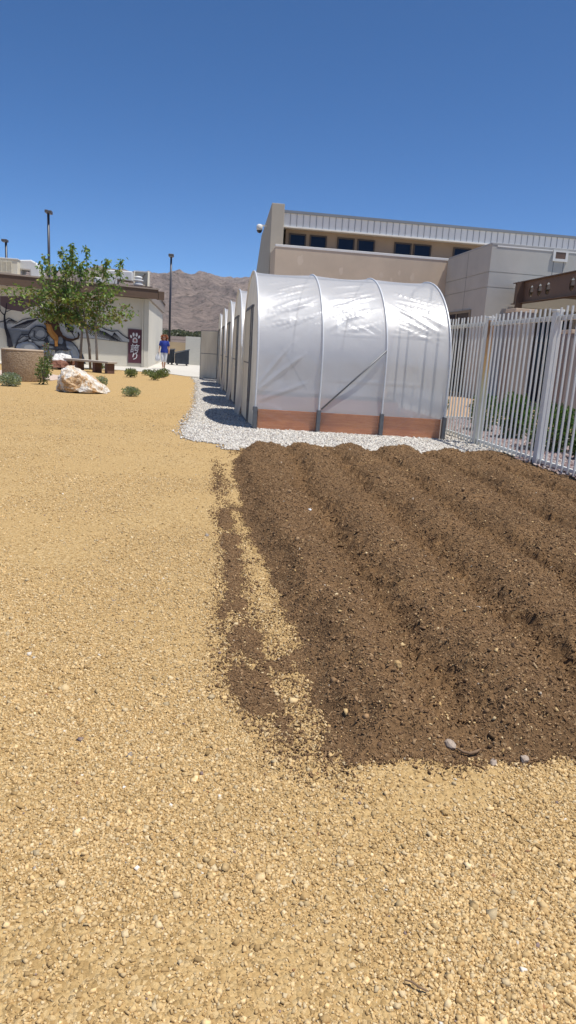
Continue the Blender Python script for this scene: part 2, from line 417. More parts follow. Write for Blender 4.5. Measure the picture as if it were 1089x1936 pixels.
c = ramp(nt, nA, [(.3, (.15, .09, .046)), (.55, (.20, .12, .06)), (.72, (.25, .148, .07))])
c = mixc(nt, 1., c, ramp(nt, nB, [(.25, (.5, .48, .46)), (.5, (1, 1, 1)), (.8, (1.45, 1.4, 1.3))]), 'MULTIPLY')
c = mixc(nt, ramp(nt, sp.outputs[1], [(.93, (0, 0, 0)), (.96, (.6, .6, .6))]), c, (.36, .25, .14))
c = mixc(nt, ramp(nt, nC, [(.60, (0, 0, 0)), (.80, (.55, .55, .55))]), c, (.26, .16, .07))
nt.links.new(c, b.inputs['Base Color']); b.inputs['Roughness'].default_value = 1; b.inputs['Specular IOR Level'].default_value = .1
p_ = bump(nt, nB, 1., .012, b); bump(nt, vo.outputs['Distance'], .6, .006, b, p_)
M_soil = mt
bx = np.arange(-.35, 4.35, .0135); by = np.arange(1.55, 9.3, .0135)
bed = grid('soil_bed', bx, by, bedz, M_soil, mask=lambda X, Y, Z: (Z > gz(X, Y)-.012))
tag(bed, 'dark brown tilled soil bed raked into long furrows', 'soil bed', kind='structure')

# ------------------------------------------------------------------ loose stones and chips (uncountable)
CUBE = np.array([(x, y, z) for z in (-1, 1) for y in (-1, 1) for x in (-1, 1)], float)
CF = np.array([(0, 2, 3, 1), (4, 5, 7, 6), (0, 1, 5, 4), (2, 6, 7, 3), (0, 4, 6, 2), (1, 3, 7, 5)])
def rotmats(n, flat=1.):
    q = rng.normal(size=(n, 4)); q[:, 1:3] *= flat; q /= np.linalg.norm(q, axis=1)[:, None]
    w_, x, y, z = q.T
    return np.stack([1-2*(y*y+z*z), 2*(x*y-z*w_), 2*(x*z+y*w_), 2*(x*y+z*w_), 1-2*(x*x+z*z), 2*(y*z-x*w_),
                     2*(x*z-y*w_), 2*(y*z+x*w_), 1-2*(x*x+y*y)], -1).reshape(-1, 3, 3)
def scatter(name, P, size, asp, cols, mat, label, flat=.35, kind='stuff', jit=.38):
    n = len(P); v = np.repeat(CUBE[None], n, 0)*.5
    v = v+rng.uniform(-jit, jit, v.shape)*.5
    v[:, 4:, :2] *= rng.uniform(.45, .9, (n, 1, 1))
    v = v*asp[:, None, :]*size[:, None, None]
    v = np.einsum('nij,nkj->nki', rotmats(n, flat), v)+P[:, None, :]
    f = (CF[None]+8*np.arange(n)[:, None, None]).reshape(-1, 4)
    tri = np.concatenate([f[:, [0, 1, 2]], f[:, [0, 2, 3]]])
    o = npmesh(name, v.reshape(-1, 3), tri, mat, None, False, np.repeat(cols, 8, 0))
    return tag(o, label, None, kind=kind)
def pickcol(pal, n, var=.12):
    pal = np.array(pal); c = pal[rng.integers(0, len(pal), n)]
    return np.clip(c*(1+rng.normal(0, var, (n, 1))), .01, 1)
def wedge(n, y0, y1, pw=1.0, marg=.5):
    y = y0*(y1/y0)**(rng.random(n)**pw); a = rng.random(n)
    xl = -.40*y-marg; xr = .62*y+marg
    return xl+(xr-xl)*a, y
GP = [(.535, .37, .172), (.58, .42, .21), (.475, .315, .138), (.60, .465, .27), (.40, .265, .115), (.555, .39, .187), (.615, .452, .237)]
x, y = wedge(760000, .75, 19, .95)
wi = np.interp(y, [p.y for p in wl][::-1], [p.x for p in wl][::-1])
inwhite = ((y > 8.9) & (x > np.where(y < 9.5, .2, wi)))
dens = fbm(x*1.1+3, y*1.1, 4); d = bedmask(x, y); bz = bedz(x, y)-gz(x, y)
spl = spill(x, y, d)*(d < .03)
keep = (~inwhite) & (((bz < .002) & (rng.random(len(x)) > spl*.8)) | (rng.random(len(x)) < .02)) & (x < 4.2) & (rng.random(len(x)) < np.clip((dens-.34)*4., .14, 1)*np.clip((19-y)/9, 0, 1))
x, y, d = x[keep], y[keep], d[keep]; n = len(x)
s = rng.lognormal(math.log(.0050), .40, n)*np.clip(1+.06*(y-2), 1, 1.6)
s = np.clip(s, .0022, .017)
big = rng.random(n) < .003; s = np.where(big, np.clip(s*2.2, .01, .026), s)
cols = pickcol(GP, n, .14)*(.90+.18*fbm(x*.9+8, y*.9, 3))[:, None]; rare = rng.random(n) < .006; cols[rare] = pickcol([(.26, .19, .17), (.3, .26, .22), (.68, .62, .52), (.3, .16, .08)], rare.sum())
asp = np.stack([rng.uniform(.8, 1.4, n), rng.uniform(.7, 1.1, n), rng.uniform(.4, .75, n)], -1)
zz = np.maximum(gz(x, y), np.where(d > -.5, bedz(x, y), -1))
scatter('granite_gravel', np.stack([x, y, zz+s*.12], -1), s, asp, cols, M_stone, 'loose tan crushed granite chips')
# soil crumbs and bark chips
n = 470000
y = 1.75*(9.3/1.75)**rng.random(n); x = rng.uniform(-.1, 4.3, n)
d = bedmask(x, y); bz = bedz(x, y); above = bz-gz(x, y)
spl = spill(x, y, d)
keep = (x < .7*y+.6) & (rng.random(n) < np.where(d > .0, .85, np.where(spl > .12, spl**1.3*1.15, 0)))
bz = np.maximum(bz, gz(x, y)+.003)
x, y, bz, d = x[keep], y[keep], bz[keep], d[keep]; n = len(x)
s = np.clip(rng.lognormal(math.log(.0032), .42, n)*np.clip(1+.10*(y-2), 1, 1.8), .002, .014)
big = rng.random(n) < .005*np.where(d > .05, 1, 0); s = np.where(big, np.clip(s*3, .012, .034), s)
SP = [(.19, .112, .056), (.225, .136, .068), (.15, .088, .046), (.28, .175, .09), (.205, .122, .06), (.11, .066, .037), (.33, .215, .115)]
cols = pickcol(SP, n, .18); rare = rng.random(n) < .007; cols[rare] = pickcol([(.42, .3, .17), (.5, .42, .32), (.33, .22, .12)], rare.sum())
lon = (rng.random(n) < .45) & (s < .012)
asp = np.stack([np.where(lon, rng.uniform(1.6, 3.4, n), rng.uniform(.8, 1.4, n)), rng.uniform(.5, 1., n), np.where(lon, .35, .7)], -1)
scatter('soil_crumbs', np.stack([x, y, bz+s*.18], -1), s, asp, cols, M_chip, 'loose soil crumbs and bark chips', flat=.5)
# white gravel
n = 170000
y = 8.6*(31/8.6)**(rng.random(n)**1.6); x = rng.uniform(-.5, 4.6, n)
wi = np.interp(y, [p.y for p in wl][::-1], [p.x for p in wl][::-1])
inside = (x > wi+rng.normal(0, .07, n)) & ((y > 9.0+rng.normal(0, .05, n)) | (x < .6)) & (y > 8.72)
inside &= ~((x > 1.15) & (x < 4.0) & (y > 11.6))
keep = inside & (bedz(x, y) < .03)
x, y = x[keep], y[keep]; n = len(x)
s = np.clip(rng.lognormal(math.log(.015), .32, n), .007, .032)
cols = pickcol([(.56, .53, .47), (.68, .65, .59), (.44, .41, .37), (.60, .54, .45), (.34, .30, .27), (.64, .61, .55)], n, .08)
asp = np.stack([rng.uniform(.9, 1.3, n), rng.uniform(.7, 1.1, n), rng.uniform(.5, .8, n)], -1)
scatter('white_stones', np.stack([x, y, s*.2+.006], -1), s, asp, cols, M_stone, 'loose white gravel stones')
n = 26000
y = 6.8*(15.2/6.8)**rng.random(n); x = rng.uniform(4.2, 6.5, n)
keep = bedz(x, y) < .03; keep &= ~((x < 4.6) & (y > 9.0)); keep &= ~((y > 10.4) & (x > 6.25))
x, y = x[keep], y[keep]; n = len(x)
s = np.clip(rng.lognormal(math.log(.032), .3, n), .015, .06)
cols = pickcol([(.27, .205, .195), (.35, .28, .265), (.20, .145, .14), (.40, .345, .32), (.25, .17, .155)], n, .1)
asp = np.stack([rng.uniform(.9, 1.3, n), rng.uniform(.7, 1.1, n), rng.uniform(.5, .8, n)], -1)
scatter('purple_stones', np.stack([x, y, s*.2+.01], -1), s, asp, cols, M_stone, 'loose purple grey crushed rock')

# ------------------------------------------------------------------ rocks
def hull_rock(name, pts, mat, seed, amp=.05, cuts=4, parent=None, smooth=False):
    bm = bmesh.new()
    for p in pts: bm.verts.new(p)
    r = bmesh.ops.convex_hull(bm, input=bm.verts)
    bmesh.ops.delete(bm, geom=list({e for e in r['geom_interior']+r['geom_unused'] if isinstance(e, bmesh.types.BMVert)}), context='VERTS')
    bmesh.ops.triangulate(bm, faces=bm.faces)
    for k in range(cuts):
        bmesh.ops.subdivide_edges(bm, edges=bm.edges, cuts=1, use_grid_fill=True)
        bmesh.ops.triangulate(bm, faces=bm.faces)
        if k < cuts-1:
            for v_ in bm.verts:
                v_.normal_update()
            if k == 1: bmesh.ops.smooth_vert(bm, verts=bm.verts, factor=.25, use_axis_x=True, use_axis_y=True, use_axis_z=True)
    bm.normal_update()
    from mathutils import noise as mn
    for v_ in bm.verts:
        p = v_.co*1.
        q = p*3.1/max(amp*12, .1)+Vector((seed, 0, 0))
        d_ = mn.fractal(q, 1., 2., 5)*amp+ (mn.noise(q*.5)*amp)
        cell = mn.cell(q*1.4)*amp*.6
        v_.co += v_.normal*(d_+cell*.4)
    bmesh.ops.recalc_face_normals(bm, faces=bm.faces)
    me = bpy.data.meshes.new(name); bm.to_mesh(me); bm.free()
    return link_mesh(name, me, mat, parent, smooth)
def rockmat(name, stops, scale, rough=.85, dark=None, bd=.03):
    mt, nt, b = newmat(name); v = coords(nt, (1, 1, 1), True, (.4, .5, .6))
    n = noise(nt, v, scale, 9, .68, .7); n2 = noise(nt, v, scale*7, 6, .7)
    c = ramp(nt, n, stops); c = mixc(nt, 1., c, ramp(nt, n2, [(.3, (.6, .58, .56)), (.6, (1.08, 1.08, 1.08))]), 'MULTIPLY')
    if dark:
        g_ = nt.nodes.new('ShaderNodeTexCoord'); s_ = nt.nodes.new('ShaderNodeSeparateXYZ'); nt.links.new(g_.outputs['Object'], s_.inputs[0])
        ad = nd(nt, 'ShaderNodeMath', operation='MULTIPLY_ADD'); nt.links.new(n, ad.inputs[0]); ad.inputs[1].default_value = .35; nt.links.new(s_.outputs[2], ad.inputs[2])
        c = mixc(nt, ramp(nt, ad.outputs[0], dark[1]), dark[0], c)
    nt.links.new(c, b.inputs['Base Color']); b.inputs['Roughness'].default_value = rough
    bump(nt, n2, .8, bd, b); return mt
M_quartz = rockmat('quartz_rock', [(.28, (.50, .47, .43)), (.42, (.70, .68, .64)), (.49, (.70, .62, .50)), (.54, (.46, .27, .11)), (.62, (.62, .46, .29)), (.72, (.40, .23, .13))], 1.5)
M_redrock = rockmat('red_white_rock', [(.3, (.72, .70, .66)), (.7, (.82, .8, .76))], 2., dark=((.20, .085, .05), [(.56, (0, 0, 0)), (.62, (1, 1, 1))]))
br_px = [(106, 739, 17.9), (110, 712, 17.9), (120, 697, 17.95), (134, 692, 18.0), (150, 695, 18.05), (166, 707, 18.05), (180, 720, 18.), (194, 730, 17.9), (204, 745, 17.75),
         (150, 742, 17.25), (168, 736, 17.3), (125, 741, 17.4), (186, 742, 17.45), (140, 706, 17.45), (120, 715, 17.4), (165, 718, 17.45), (130, 725, 17.3)]
pts = [AY(*q) for q in br_px]
pts += [Vector((p.x, p.y+.75, max(-.05, p.z*.8-.02))) for p in pts[:9]]
bo = Vector((-2.7, 17.9, 0))
o = hull_rock('boulder', [p-bo for p in pts], M_quartz, 4., .045, 4); o.location = bo
tag(o, 'large white and rust streaked quartz boulder in front of the curved bench', 'boulder')
pts = [AY(*q) for q in [(91, 690, 31), (97, 676, 31), (104, 668, 31), (116, 666.5, 31), (128, 670, 31), (136, 680, 31), (135, 690, 31), (100, 694, 30.5), (120, 695, 30.4), (132, 694, 30.6)]]
pts += [Vector((p.x, p.y+.9, p.z*.85)) for p in pts[:7]]
bo = Vector((-5.7, 31.2, -.02))
o = hull_rock('boulder', [p-Vector((-5.7, 31.2, 0)) for p in pts], M_redrock, 9., .05, 4); o.location = bo
tag(o, 'white topped red brown boulder behind the leafy bush', 'boulder')
def small_rock(name, px, py, rx, ry, rz, mat, seed, label, cat, rot=0, z=0.):
    p = G(px, py, .06 if z is None else z)
    pts = []
    for k in range(26):
        v_ = Vector(np.random.default_rng(seed*50+k).normal(size=3)).normalized(); pts.append((v_.x*rx, v_.y*ry, v_.z*rz))
    o = hull_rock(name, pts, mat, seed, min(rx, ry, rz)*.16, 3, smooth=True)
    zz = float(max(bedz(np.array([p.x]), np.array([p.y]))[0], gz(np.array([p.x]), np.array([p.y]))[0]))
    o.location = (p.x, p.y, zz+rz*.35); o.rotation_euler = (0, 0, rot)
    return tag(o, label, cat)
M_ochre = rockmat('ochre_rock', [(.3, (.36, .22, .08)), (.7, (.55, .37, .17))], 30, bd=.001)
M_greyst = rockmat('grey_rock', [(.3, (.33, .26, .20)), (.7, (.46, .37, .29))], 30, bd=.001)
M_whitest = rockmat('white_rock', [(.3, (.7, .7, .68)), (.7, (.82, .82, .8))], 30, bd=.001)
small_rock('stone', 751, 1268, .016, .022, .02, M_ochre, 1, 'ochre stone lying on the furrowed soil', 'stone', .3, .08)
small_rock('stone', 855, 1371, .018, .026, .016, M_greyst, 2, 'smooth grey oval stone near the front edge of the soil bed', 'stone', .3, .08)
small_rock('stone', 585, 965, .018, .015, .012, M_whitest, 3, 'small bright white stone high on the soil bed', 'stone', .3, .08)
small_rock('stone', 997, 1392, .022, .016, .012, M_greyst, 4, 'flat pale grey stone at the right front corner of the soil', 'stone', .8, .08)
small_rock('stone', 904, 1149, .015, .012, .01, M_whitest, 5, 'white pebble beside a furrow in the middle of the bed', 'stone', .8, .08)
small_rock('stone', 940, 1395, .012, .02, .01, M_greyst, 6, 'narrow grey stone right of the stick', 'stone', -.4, .08)
M_twig = simple('twig_bark', (.20, .125, .07), .9, .3, 60, bs=.3, bscale=300, bd=.0005)
def twig(pxs, r_, label, name='stick', z=.07):
    P = []
    for i, (a, c) in enumerate(pxs):
        p = G(a, c, z); zz = float(max(bedz(np.array([p.x]), np.array([p.y]))[0], gz(np.array([p.x]), np.array([p.y]))[0]))
        P.append(Vector((p.x, p.y, zz+.012)))
    o_ = P[len(P)//2].copy(); mb = MB(); mb.tube([p-o_ for p in P], [r_*.6]+[r_]*(len(P)-2)+[r_*.3], 7)
    ob = mb.build(name, M_twig, smooth=True); ob.location = o_; return tag(ob, label, 'stick')
twig([(868, 1383), (880, 1387), (893, 1390), (905, 1389), (912, 1386)], .005, 'dark bark stick lying beside the grey oval stone')
twig([(766, 1848), (780, 1852), (792, 1861), (806, 1868), (812, 1870)], .0022, 'thin brown twig on the tan gravel near the bottom', z=0)

# ------------------------------------------------------------------ greenhouses
GL, GW, LEG, ARC = 3.06, 3.5, 1.1, 1.5
def prof(t):                                    # t 0..1 over the arch, near foot to far foot
    per = math.pi*math.sqrt((GW*GW/4+ARC*ARC)/2); tot = 2*LEG+per; s_ = t*tot
    if s_ < LEG: return (0, s_)
    if s_ > LEG+per: return (GW, tot-s_)
    a = math.pi*(s_-LEG)/per
    return (GW/2-GW/2*math.cos(a), LEG+ARC*math.sin(a))
PER = 2*LEG+math.pi*math.sqrt((GW*GW/4+ARC*ARC)/2)
def pn(t):
    a = Vector(prof(max(0, t-.002))); c_ = Vector(prof(min(1, t+.002))); d = (c_-a).normalized(); return Vector((-d.y, d.x))
def sh(x, y, z): return (x, y-.10*x, z)         # the houses stand a little askew
mt, nt, b = newmat('greenhouse_film'); tc = coords(nt, (1, 1, 1), False)
n = noise(nt, tc, 3, 5, .6, .4)
b.inputs['Base Color'].default_value = (.86, .86, .85, 1); b.inputs['Roughness'].default_value = .42; b.inputs['Coat Weight'].default_value = 1.; b.inputs['Coat Roughness'].default_value = .30; b.inputs['Coat IOR'].default_value = 2.4
b.inputs['Specular IOR Level'].default_value = .9
bump(nt, n, .35, .02, b)
tl = nd(nt, 'ShaderNodeBsdfTranslucent'); tl.inputs[0].default_value = (.80, .80, .78, 1)
tp = nd(nt, 'ShaderNodeBsdfTransparent'); tp.inputs[0].default_value = (.93, .94, .96, 1)
m1 = nt.nodes.new('ShaderNodeMixShader'); m1.inputs[0].default_value = .34
m2 = nt.nodes.new('ShaderNodeMixShader'); m2.inputs[0].default_value = .34
nt.links.new(b.outputs[0], m1.inputs[1]); nt.links.new(tl.outputs[0], m1.inputs[2])
nt.links.new(m1.outputs[0], m2.inputs[1]); nt.links.new(tp.outputs[0], m2.inputs[2])
nt.links.new(m2.outputs[0], nt.nodes['Material Output'].inputs[0])
M_film = mt
M_skirt = M_film.copy(); M_skirt.name = 'clear_film_skirt'
for nn in M_skirt.node_tree.nodes:
    if nn.type == 'MIX_SHADER' and nn.inputs[2].is_linked and nn.inputs[2].links[0].from_node.type == 'BSDF_TRANSPARENT': nn.inputs[0].default_value = .86
mt, nt, b = newmat('end_sheeting'); v = coords(nt, (1, 2, .5))
c = ramp(nt, noise(nt, v, 1.6, 6, .6), [(.3, (.70, .67, .58)), (.7, (.86, .83, .74))])
nt.links.new(c, b.inputs['Base Color']); b.inputs['Roughness'].default_value = .55; bump(nt, noise(nt, v, 5, 4), .4, .04, b)
tl = nd(nt, 'ShaderNodeBsdfTranslucent'); nt.links.new(c, tl.inputs[0])
m1 = nt.nodes.new('ShaderNodeMixShader'); m1.inputs[0].default_value = .5
nt.links.new(b.outputs[0], m1.inputs[1]); nt.links.new(tl.outputs[0], m1.inputs[2]); nt.links.new(m1.outputs[0], nt.nodes['Material Output'].inputs[0])
M_end = mt
mt, nt, b = newmat('redwood_board'); v = coords(nt, (1.2, 1, 14))
n = noise(nt, v, 2.5, 8, .65, .8); n2 = noise(nt, coords(nt, (1, 1, 1)), 1.4, 4)
c = ramp(nt, n, [(.3, (.62, .19, .06)), (.6, (.78, .30, .10)), (.8, (.84, .42, .2))])
c = mixc(nt, ramp(nt, n2, [(.5, (0, 0, 0)), (.72, (.5, .5, .5))]), c, (.42, .13, .05))
nt.links.new(c, b.inputs['Base Color']); b.inputs['Roughness'].default_value = .75; bump(nt, n, .3, .004, b)
M_board = mt
M_innersoil = simple('inner_soil', (.10, .065, .04), 1, .3, 8, bs=.6, bscale=40, bd=.02)
M_hoop = simple('hoop_steel', (.68, .69, .69), .4, .08, 20, metal=.2, bs=.1)
creases = []
cr = random.Random(5)
for bay in range(3):
    x0 = bay*GL/3
    for k in range(26):                           # bundles of wrinkles below the ridge
        sgn = 1 if bay < 2 else -1
        u0 = x0+cr.uniform(.12, .45); L_ = cr.uniform(.3, .75); s0 = cr.uniform(1.65, 2.75)
        sl = cr.uniform(.15, .55)*sgn
        creases.append((u0, s0, min(u0+L_, x0+.98), s0+sl*L_, cr.uniform(.005, .011), cr.uniform(.010, .020)))
creases += [(.02, .62, .75, 1.25, .016, .03), (.02, .45, .85, .80, .010, .025), (.02, .7, .6, 1.5, .012, .03), (.02, .30, .45, .12, .010, .02), (1.08, 1.62, 1.95, 1.64, .008, .012), (2.1, 1.66, 3.0, 1.66, .008, .012),
            (1.05, .86, 3.0, .84, .004, .01), (2.15, 2.3, 2.9, 1.75, .014, .03), (2.3, 2.35, 3.0, 1.9, .012, .025), (1.1, 1.7, 1.7, 2.1, .012, .03)]
for k in range(9): creases.append((.03+.03*k, .40, .10+.11*k, .02, .008, .014))
for k in range(4): creases.append((2.9-.1*k, .38, 2.75-.2*k, .05, .006, .012))
def filmgeo(t0, t1, nx, nt_, mat, name, parent):
    us = np.linspace(0, GL, nx); co = []; uv = []
    for j in range(nt_+1):
        t = t0+(t1-t0)*j/nt_; p = Vector(prof(t)); nn = pn(t); s_ = t*PER
        bay = (us*3/GL) % 1; bay[-1] = 0
        dz = -.028*np.sin(np.pi*bay)**.7*np.clip((s_-.3)/.5, .15, 1)
        dz = dz+(fbm(us*1.3, np.full_like(us, s_*1.3), 3)-.5)*.03*np.clip((us)/.1, 0, 1)*np.clip((GL-us)/.1, 0, 1)
        for (a0, b0, a1, b1, am, wd) in creases:
            if min(b0, b1)-.2 > s_ or max(b0, b1)+.2 < s_: continue
            dx, dy = a1-a0, b1-b0; L2 = dx*dx+dy*dy
            k = np.clip(((us-a0)*dx+(s_-b0)*dy)/L2, 0, 1)
            dist = np.hypot(us-(a0+k*dx), s_-(b0+k*dy))
            dz = dz+am*np.exp(-(dist/wd)**2)*(np.sin(np.pi*np.clip(k, 0.03, .97))**.5)
        for i, u in enumerate(us):
            q = p+nn*float(dz[i]); co.append(sh(u, q.x, q.y)); uv.append((u, s_))
    co = np.array(co); i = np.arange(nx*(nt_+1)).reshape(nt_+1, nx)
    q = np.stack([i[:-1, :-1], i[:-1, 1:], i[1:, 1:], i[1:, :-1]], -1).reshape(-1, 4)
    o = npmesh(name, co, q, mat, parent, True)
    uvl = o.data.uv_layers.new(name='UV'); uva = np.array(uv)[q.ravel()]; uvl.data.foreach_set('uv', uva.astype(np.float32).ravel())
    return o
def archpts(n=40, off=0., x=0.):
    out = []
    for k in range(n+1):
        t = k/n; p = Vector(prof(t)); nn = pn(t); q = p+nn*off; out.append(sh(x, q.x, max(0, q.y)))
    return out
def endwall(x, ya, yb, zt, wob, parent, name, hole=True):
    """sheeting over an arch end with a doorway hole; grid clipped to the arch"""
    ny, nz = 71, 56; co = []; ok = []
    ysv = np.linspace(0, GW, ny); zsv = np.linspace(0, 1, nz)
    for z in zsv:
        for y in ysv:
            c = (y-GW/2)/(GW/2); top = LEG+ARC*math.sqrt(max(0, 1-c*c)); top = max(top, LEG)
            zz = z*top
            bulge = wob*math.sin(math.pi*y/GW)**.5*(.3+.7*float(fbm(y*2.2+x, zz*1.1, 3)))*min(1, (1-z)*6+.1)
            co.append(sh(x-bulge, y, zz)); ok.append((y, zz))
    i = np.arange(ny*nz).reshape(nz, ny); q = np.stack([i[:-1, :-1], i[:-1, 1:], i[1:, 1:], i[1:, :-1]], -1).reshape(-1, 4)
    if hole:
        okk = np.array(ok)[q].mean(1); q = q[~((okk[:, 0] > ya) & (okk[:, 0] < yb) & (okk[:, 1] < zt))]
    return npmesh(name, np.array(co), q, M_end, parent, True)
DY0, DY1, DZ = 1.0, 2.25, 1.95
def make_greenhouse():
    root = empty('greenhouse', (1.0, 11.29, 0), 'nearest plastic covered arched greenhouse with wooden base boards', 'greenhouse', 'row of small arched greenhouses')
    filmgeo(.33/PER, 1-.33/PER, 241, 230, M_film, 'film_cover', root)
    filmgeo(-.0, .33/PER, 241, 16, M_skirt, 'film_skirt', root); filmgeo(1-.33/PER, 1., 40, 6, M_skirt, 'film_skirt', root)
    for k in range(4):
        x = k*GL/3; mb = MB()
        mb.tube(archpts(44, .008, x), .0155, 8); mb.build('hoop', M_hoop, root, True, local=True)
        for yy, s_ in ((-.02, 1), (GW+.02, -1)):
            mb = MB(); a = Vector(sh(x, yy, 0)); mb.box(a.x-.032, a.x+.032, a.y-.032, a.y+.032, 0, .37)
            if k in (0,): mb.box(a.x-.04, a.x+.04, a.y-.015, a.y+.035, .3, .36)
            mb.build('post_sleeve', M_steeldark, root, local=True, bevel=.006)
    for (a, c_) in (((2.03, -.004, 1.36), (1.06, -.004, .38)), ((.75, GW-.05, 1.4), (1.35, GW-.05, .5))):
        mb = MB(); mb.tube([sh(*a), sh(*c_)], .013, 7); mb.build('brace', M_steeldark, root, True, local=True)
    mb = MB(); mb.tube([sh(0, GW/2, LEG+ARC-.04), sh(GL, GW/2, LEG+ARC-.04)], .018, 7); mb.build('ridge_purlin', M_steel, root, True, local=True)
    # boards round the foot
    for (x0, x1, y0, y1) in ((.05, GL-.05, .03, .065), (.05, GL-.05, GW-.065, GW-.03), (GL-.06, GL-.025, .07, GW-.07)):
        mb = MB(); v0 = [sh(x0, y0, 0), sh(x1, y0, 0), sh(x1, y1, 0), sh(x0, y1, 0)]
        mb.prism(v0, (0, 0, .325)); mb.build('base_board', M_board, root, local=True, bevel=.004)
    for yy in (.9, 1.75, 2.6):                       # bench-high planting beds inside, studs of the far side
        pass
    mb = MB(); mb.prism([sh(.1, 2.3, 0), sh(GL-.1, 2.3, 0), sh(GL-.1, 3.3, 0), sh(.1, 3.3, 0)], (0, 0, .42)); mb.build('planter_bed', M_board, root, local=True)
    mb = MB(); mb.prism([sh(.1, .12, 0), sh(GL-.1, .12, 0), sh(GL-.1, 1.0, 0), sh(.1, 1.0, 0)], (0, 0, .28)); mb.prism([sh(.14, 2.34, .421), sh(GL-.14, 2.34, .421), sh(GL-.14, 3.26, .421), sh(.14, 3.26, .421)], (0, 0, .03)); mb.build('bed_soil', M_innersoil, root, local=True)
    for yy in (.6, 1.2, 2.3, 2.9):
        c = (yy-GW/2)/(GW/2); mb = MB(); p = sh(GL-.03, yy, 0)
        mb.tube([p, (p[0], p[1], LEG+ARC*math.sqrt(1-c*c)-.03)], .02, 6); mb.build('end_stud', M_steeldark, root, True, local=True)
    # front end: sheeting, door frame, door
    endwall(0.012, DY0, DY1, DZ, .05, root, 'end_wall')
    endwall(GL-.012, DY0, DY1, DZ, -.02, root, 'end_wall', False)
    mb = MB()
    for yy in (DY0, DY1): mb.bar(sh(-.03, yy, 0), sh(-.03, yy, DZ+.03), .028, .028)
    mb.bar(sh(-.03, DY0-.06, DZ+.03), sh(-.03, DY1+.06, DZ+.03), .035, .035); mb.build('door_frame', M_steeldark, root, local=True)
    door = bpy.data.objects.new('door', None); COL.objects.link(door); door.parent = root; door.location = Vector(sh(-.055, DY1-.02, .03))
    W_ = DY1-DY0-.04; mb = MB(); mb.box(-.008, .008, -W_+.02, -.02, .02, DZ-.05)
    mb.build('door_panel', M_end, door, local=True)
    mb = MB()
    for a, c_ in (((0, 0, 0), (0, 0, DZ-.03)), ((0, -W_, 0), (0, -W_, DZ-.03)), ((0, 0, 0), (0, -W_, 0)), ((0, 0, DZ-.03), (0, -W_, DZ-.03)), ((0, 0, 1.0), (0, -W_, 1.0))): mb.bar(a, c_, .018, .022)
    mb.build('door_rail', M_steeldark, door, local=True)
    # loose flap of plastic at the foot
    xs_ = np.linspace(0, 1, 14); co = []; 
    for j, a in enumerate(xs_):
        for i_, c in enumerate(np.linspace(0, 1, 10)):
            y = 2.3+1.15*a; zt = .5+.9*a
            z = zt*(1-c); x = -.05-.10*c*c*(.25+.9*math.sin(a*2.6+.4))-.012*math.sin(a*20)
            co.append(sh(x, y, z+.01))
    i = np.arange(140).reshape(14, 10); q = np.stack([i[:-1, :-1], i[:-1, 1:], i[1:, 1:], i[1:, :-1]], -1).reshape(-1, 4)
    npmesh('film_flap', np.array(co), q, M_end, root, True)
    return root
def copy_tree(o, parent=None):
    c = o.copy(); COL.objects.link(c)
    if parent is not None: c.parent = parent
    for ch in list(o.children): copy_tree(ch, c)
    return c
gh = make_greenhouse()
glab = ['second greenhouse in the row, directly behind the nearest one', 'third and middle greenhouse of the row of five', 'fourth greenhouse in the row, just before the open doored one', 'farthest greenhouse with its framed door swung wide open']
for k in range(4):
    c = copy_tree(gh); c.location = (1.0, 11.29+4.0*(k+1), 0); c['label'] = glab[k]
    if k == 3:
        for ch in c.children:
            if ch.name.startswith('door') and 'frame' not in ch.name and ch.type == 'EMPTY': ch.rotation_euler = (0, 0, R(-132)); ch.scale = (1, .75, 1)

# ------------------------------------------------------------------ fence
mt, nt, b = newmat('stained_paint'); tcn = nt.nodes.new('ShaderNodeTexCoord'); sx = nt.nodes.new('ShaderNodeSeparateXYZ'); nt.links.new(tcn.outputs['Object'], sx.inputs[0])
ns = noise(nt, coords(nt, (9, 9, 1.6)), 2.5, 5); ad = nd(nt, 'ShaderNodeMath', operation='MULTIPLY_ADD'); nt.links.new(ns, ad.inputs[0]); ad.inputs[1].default_value = .9; nt.links.new(sx.outputs[2], ad.inputs[2])
nt.links.new(ramp(nt, nd(nt, 'ShaderNodeMath', operation='MULTIPLY').outputs[0], [(0, (.45, .46, .36))]) if False else ramp(nt, ad.outputs[0], [(.3, (.48, .49, .42)), (1., (.45, .44, .25))]), b.inputs['Base Color'])
mr = nt.nodes.new('ShaderNodeMapRange'); nt.links.new(ad.outputs[0], mr.inputs[0]); mr.inputs[1].default_value = 0; mr.inputs[2].default_value = 2.4
nt.links.new(ramp(nt, mr.outputs[0], [(.3, (.46, .46, .40)), (.55, (.42, .40, .24)), (.72, (.48, .30, .12)), (.9, (.30, .17, .09))]), b.inputs['Base Color']); b.inputs['Roughness'].default_value = .8
M_stain = mt
FX = 4.45; posts_y = [6.42, 8.47, 10.52, 12.57, 14.62]
fr = empty('fence', (FX, 6.42, 0), 'pale grey steel picket fence beside the soil bed', 'fence')
for i, py in enumerate(posts_y):
    mb = MB(); mb.box(FX-.05, FX+.05, py-.05, py+.05, -.05, 1.94); mb.box(FX-.058, FX+.058, py-.058, py+.058, 1.925, 1.955)
    o = mb.build('post', M_fence, fr, bevel=.006)
    if i == 2:
        mb = MB(); mb.box(FX-.047, FX+.047, py-.0535, py-.0505, .0, 1.90); mb.build('rust_stain', M_stain, o)
M_rust = simple('weathered_post', (.42, .44, .38), .7, .2, 4)
for z0, z1 in ((.055, .1), (1.82, 1.88)):
    for a, c in zip(posts_y[:-1], posts_y[1:]):
        mb = MB(); mb.box(FX-.02, FX+.02, a+.052, c-.052, z0, z1); mb.build('rail', M_fence, fr, bevel=.004)
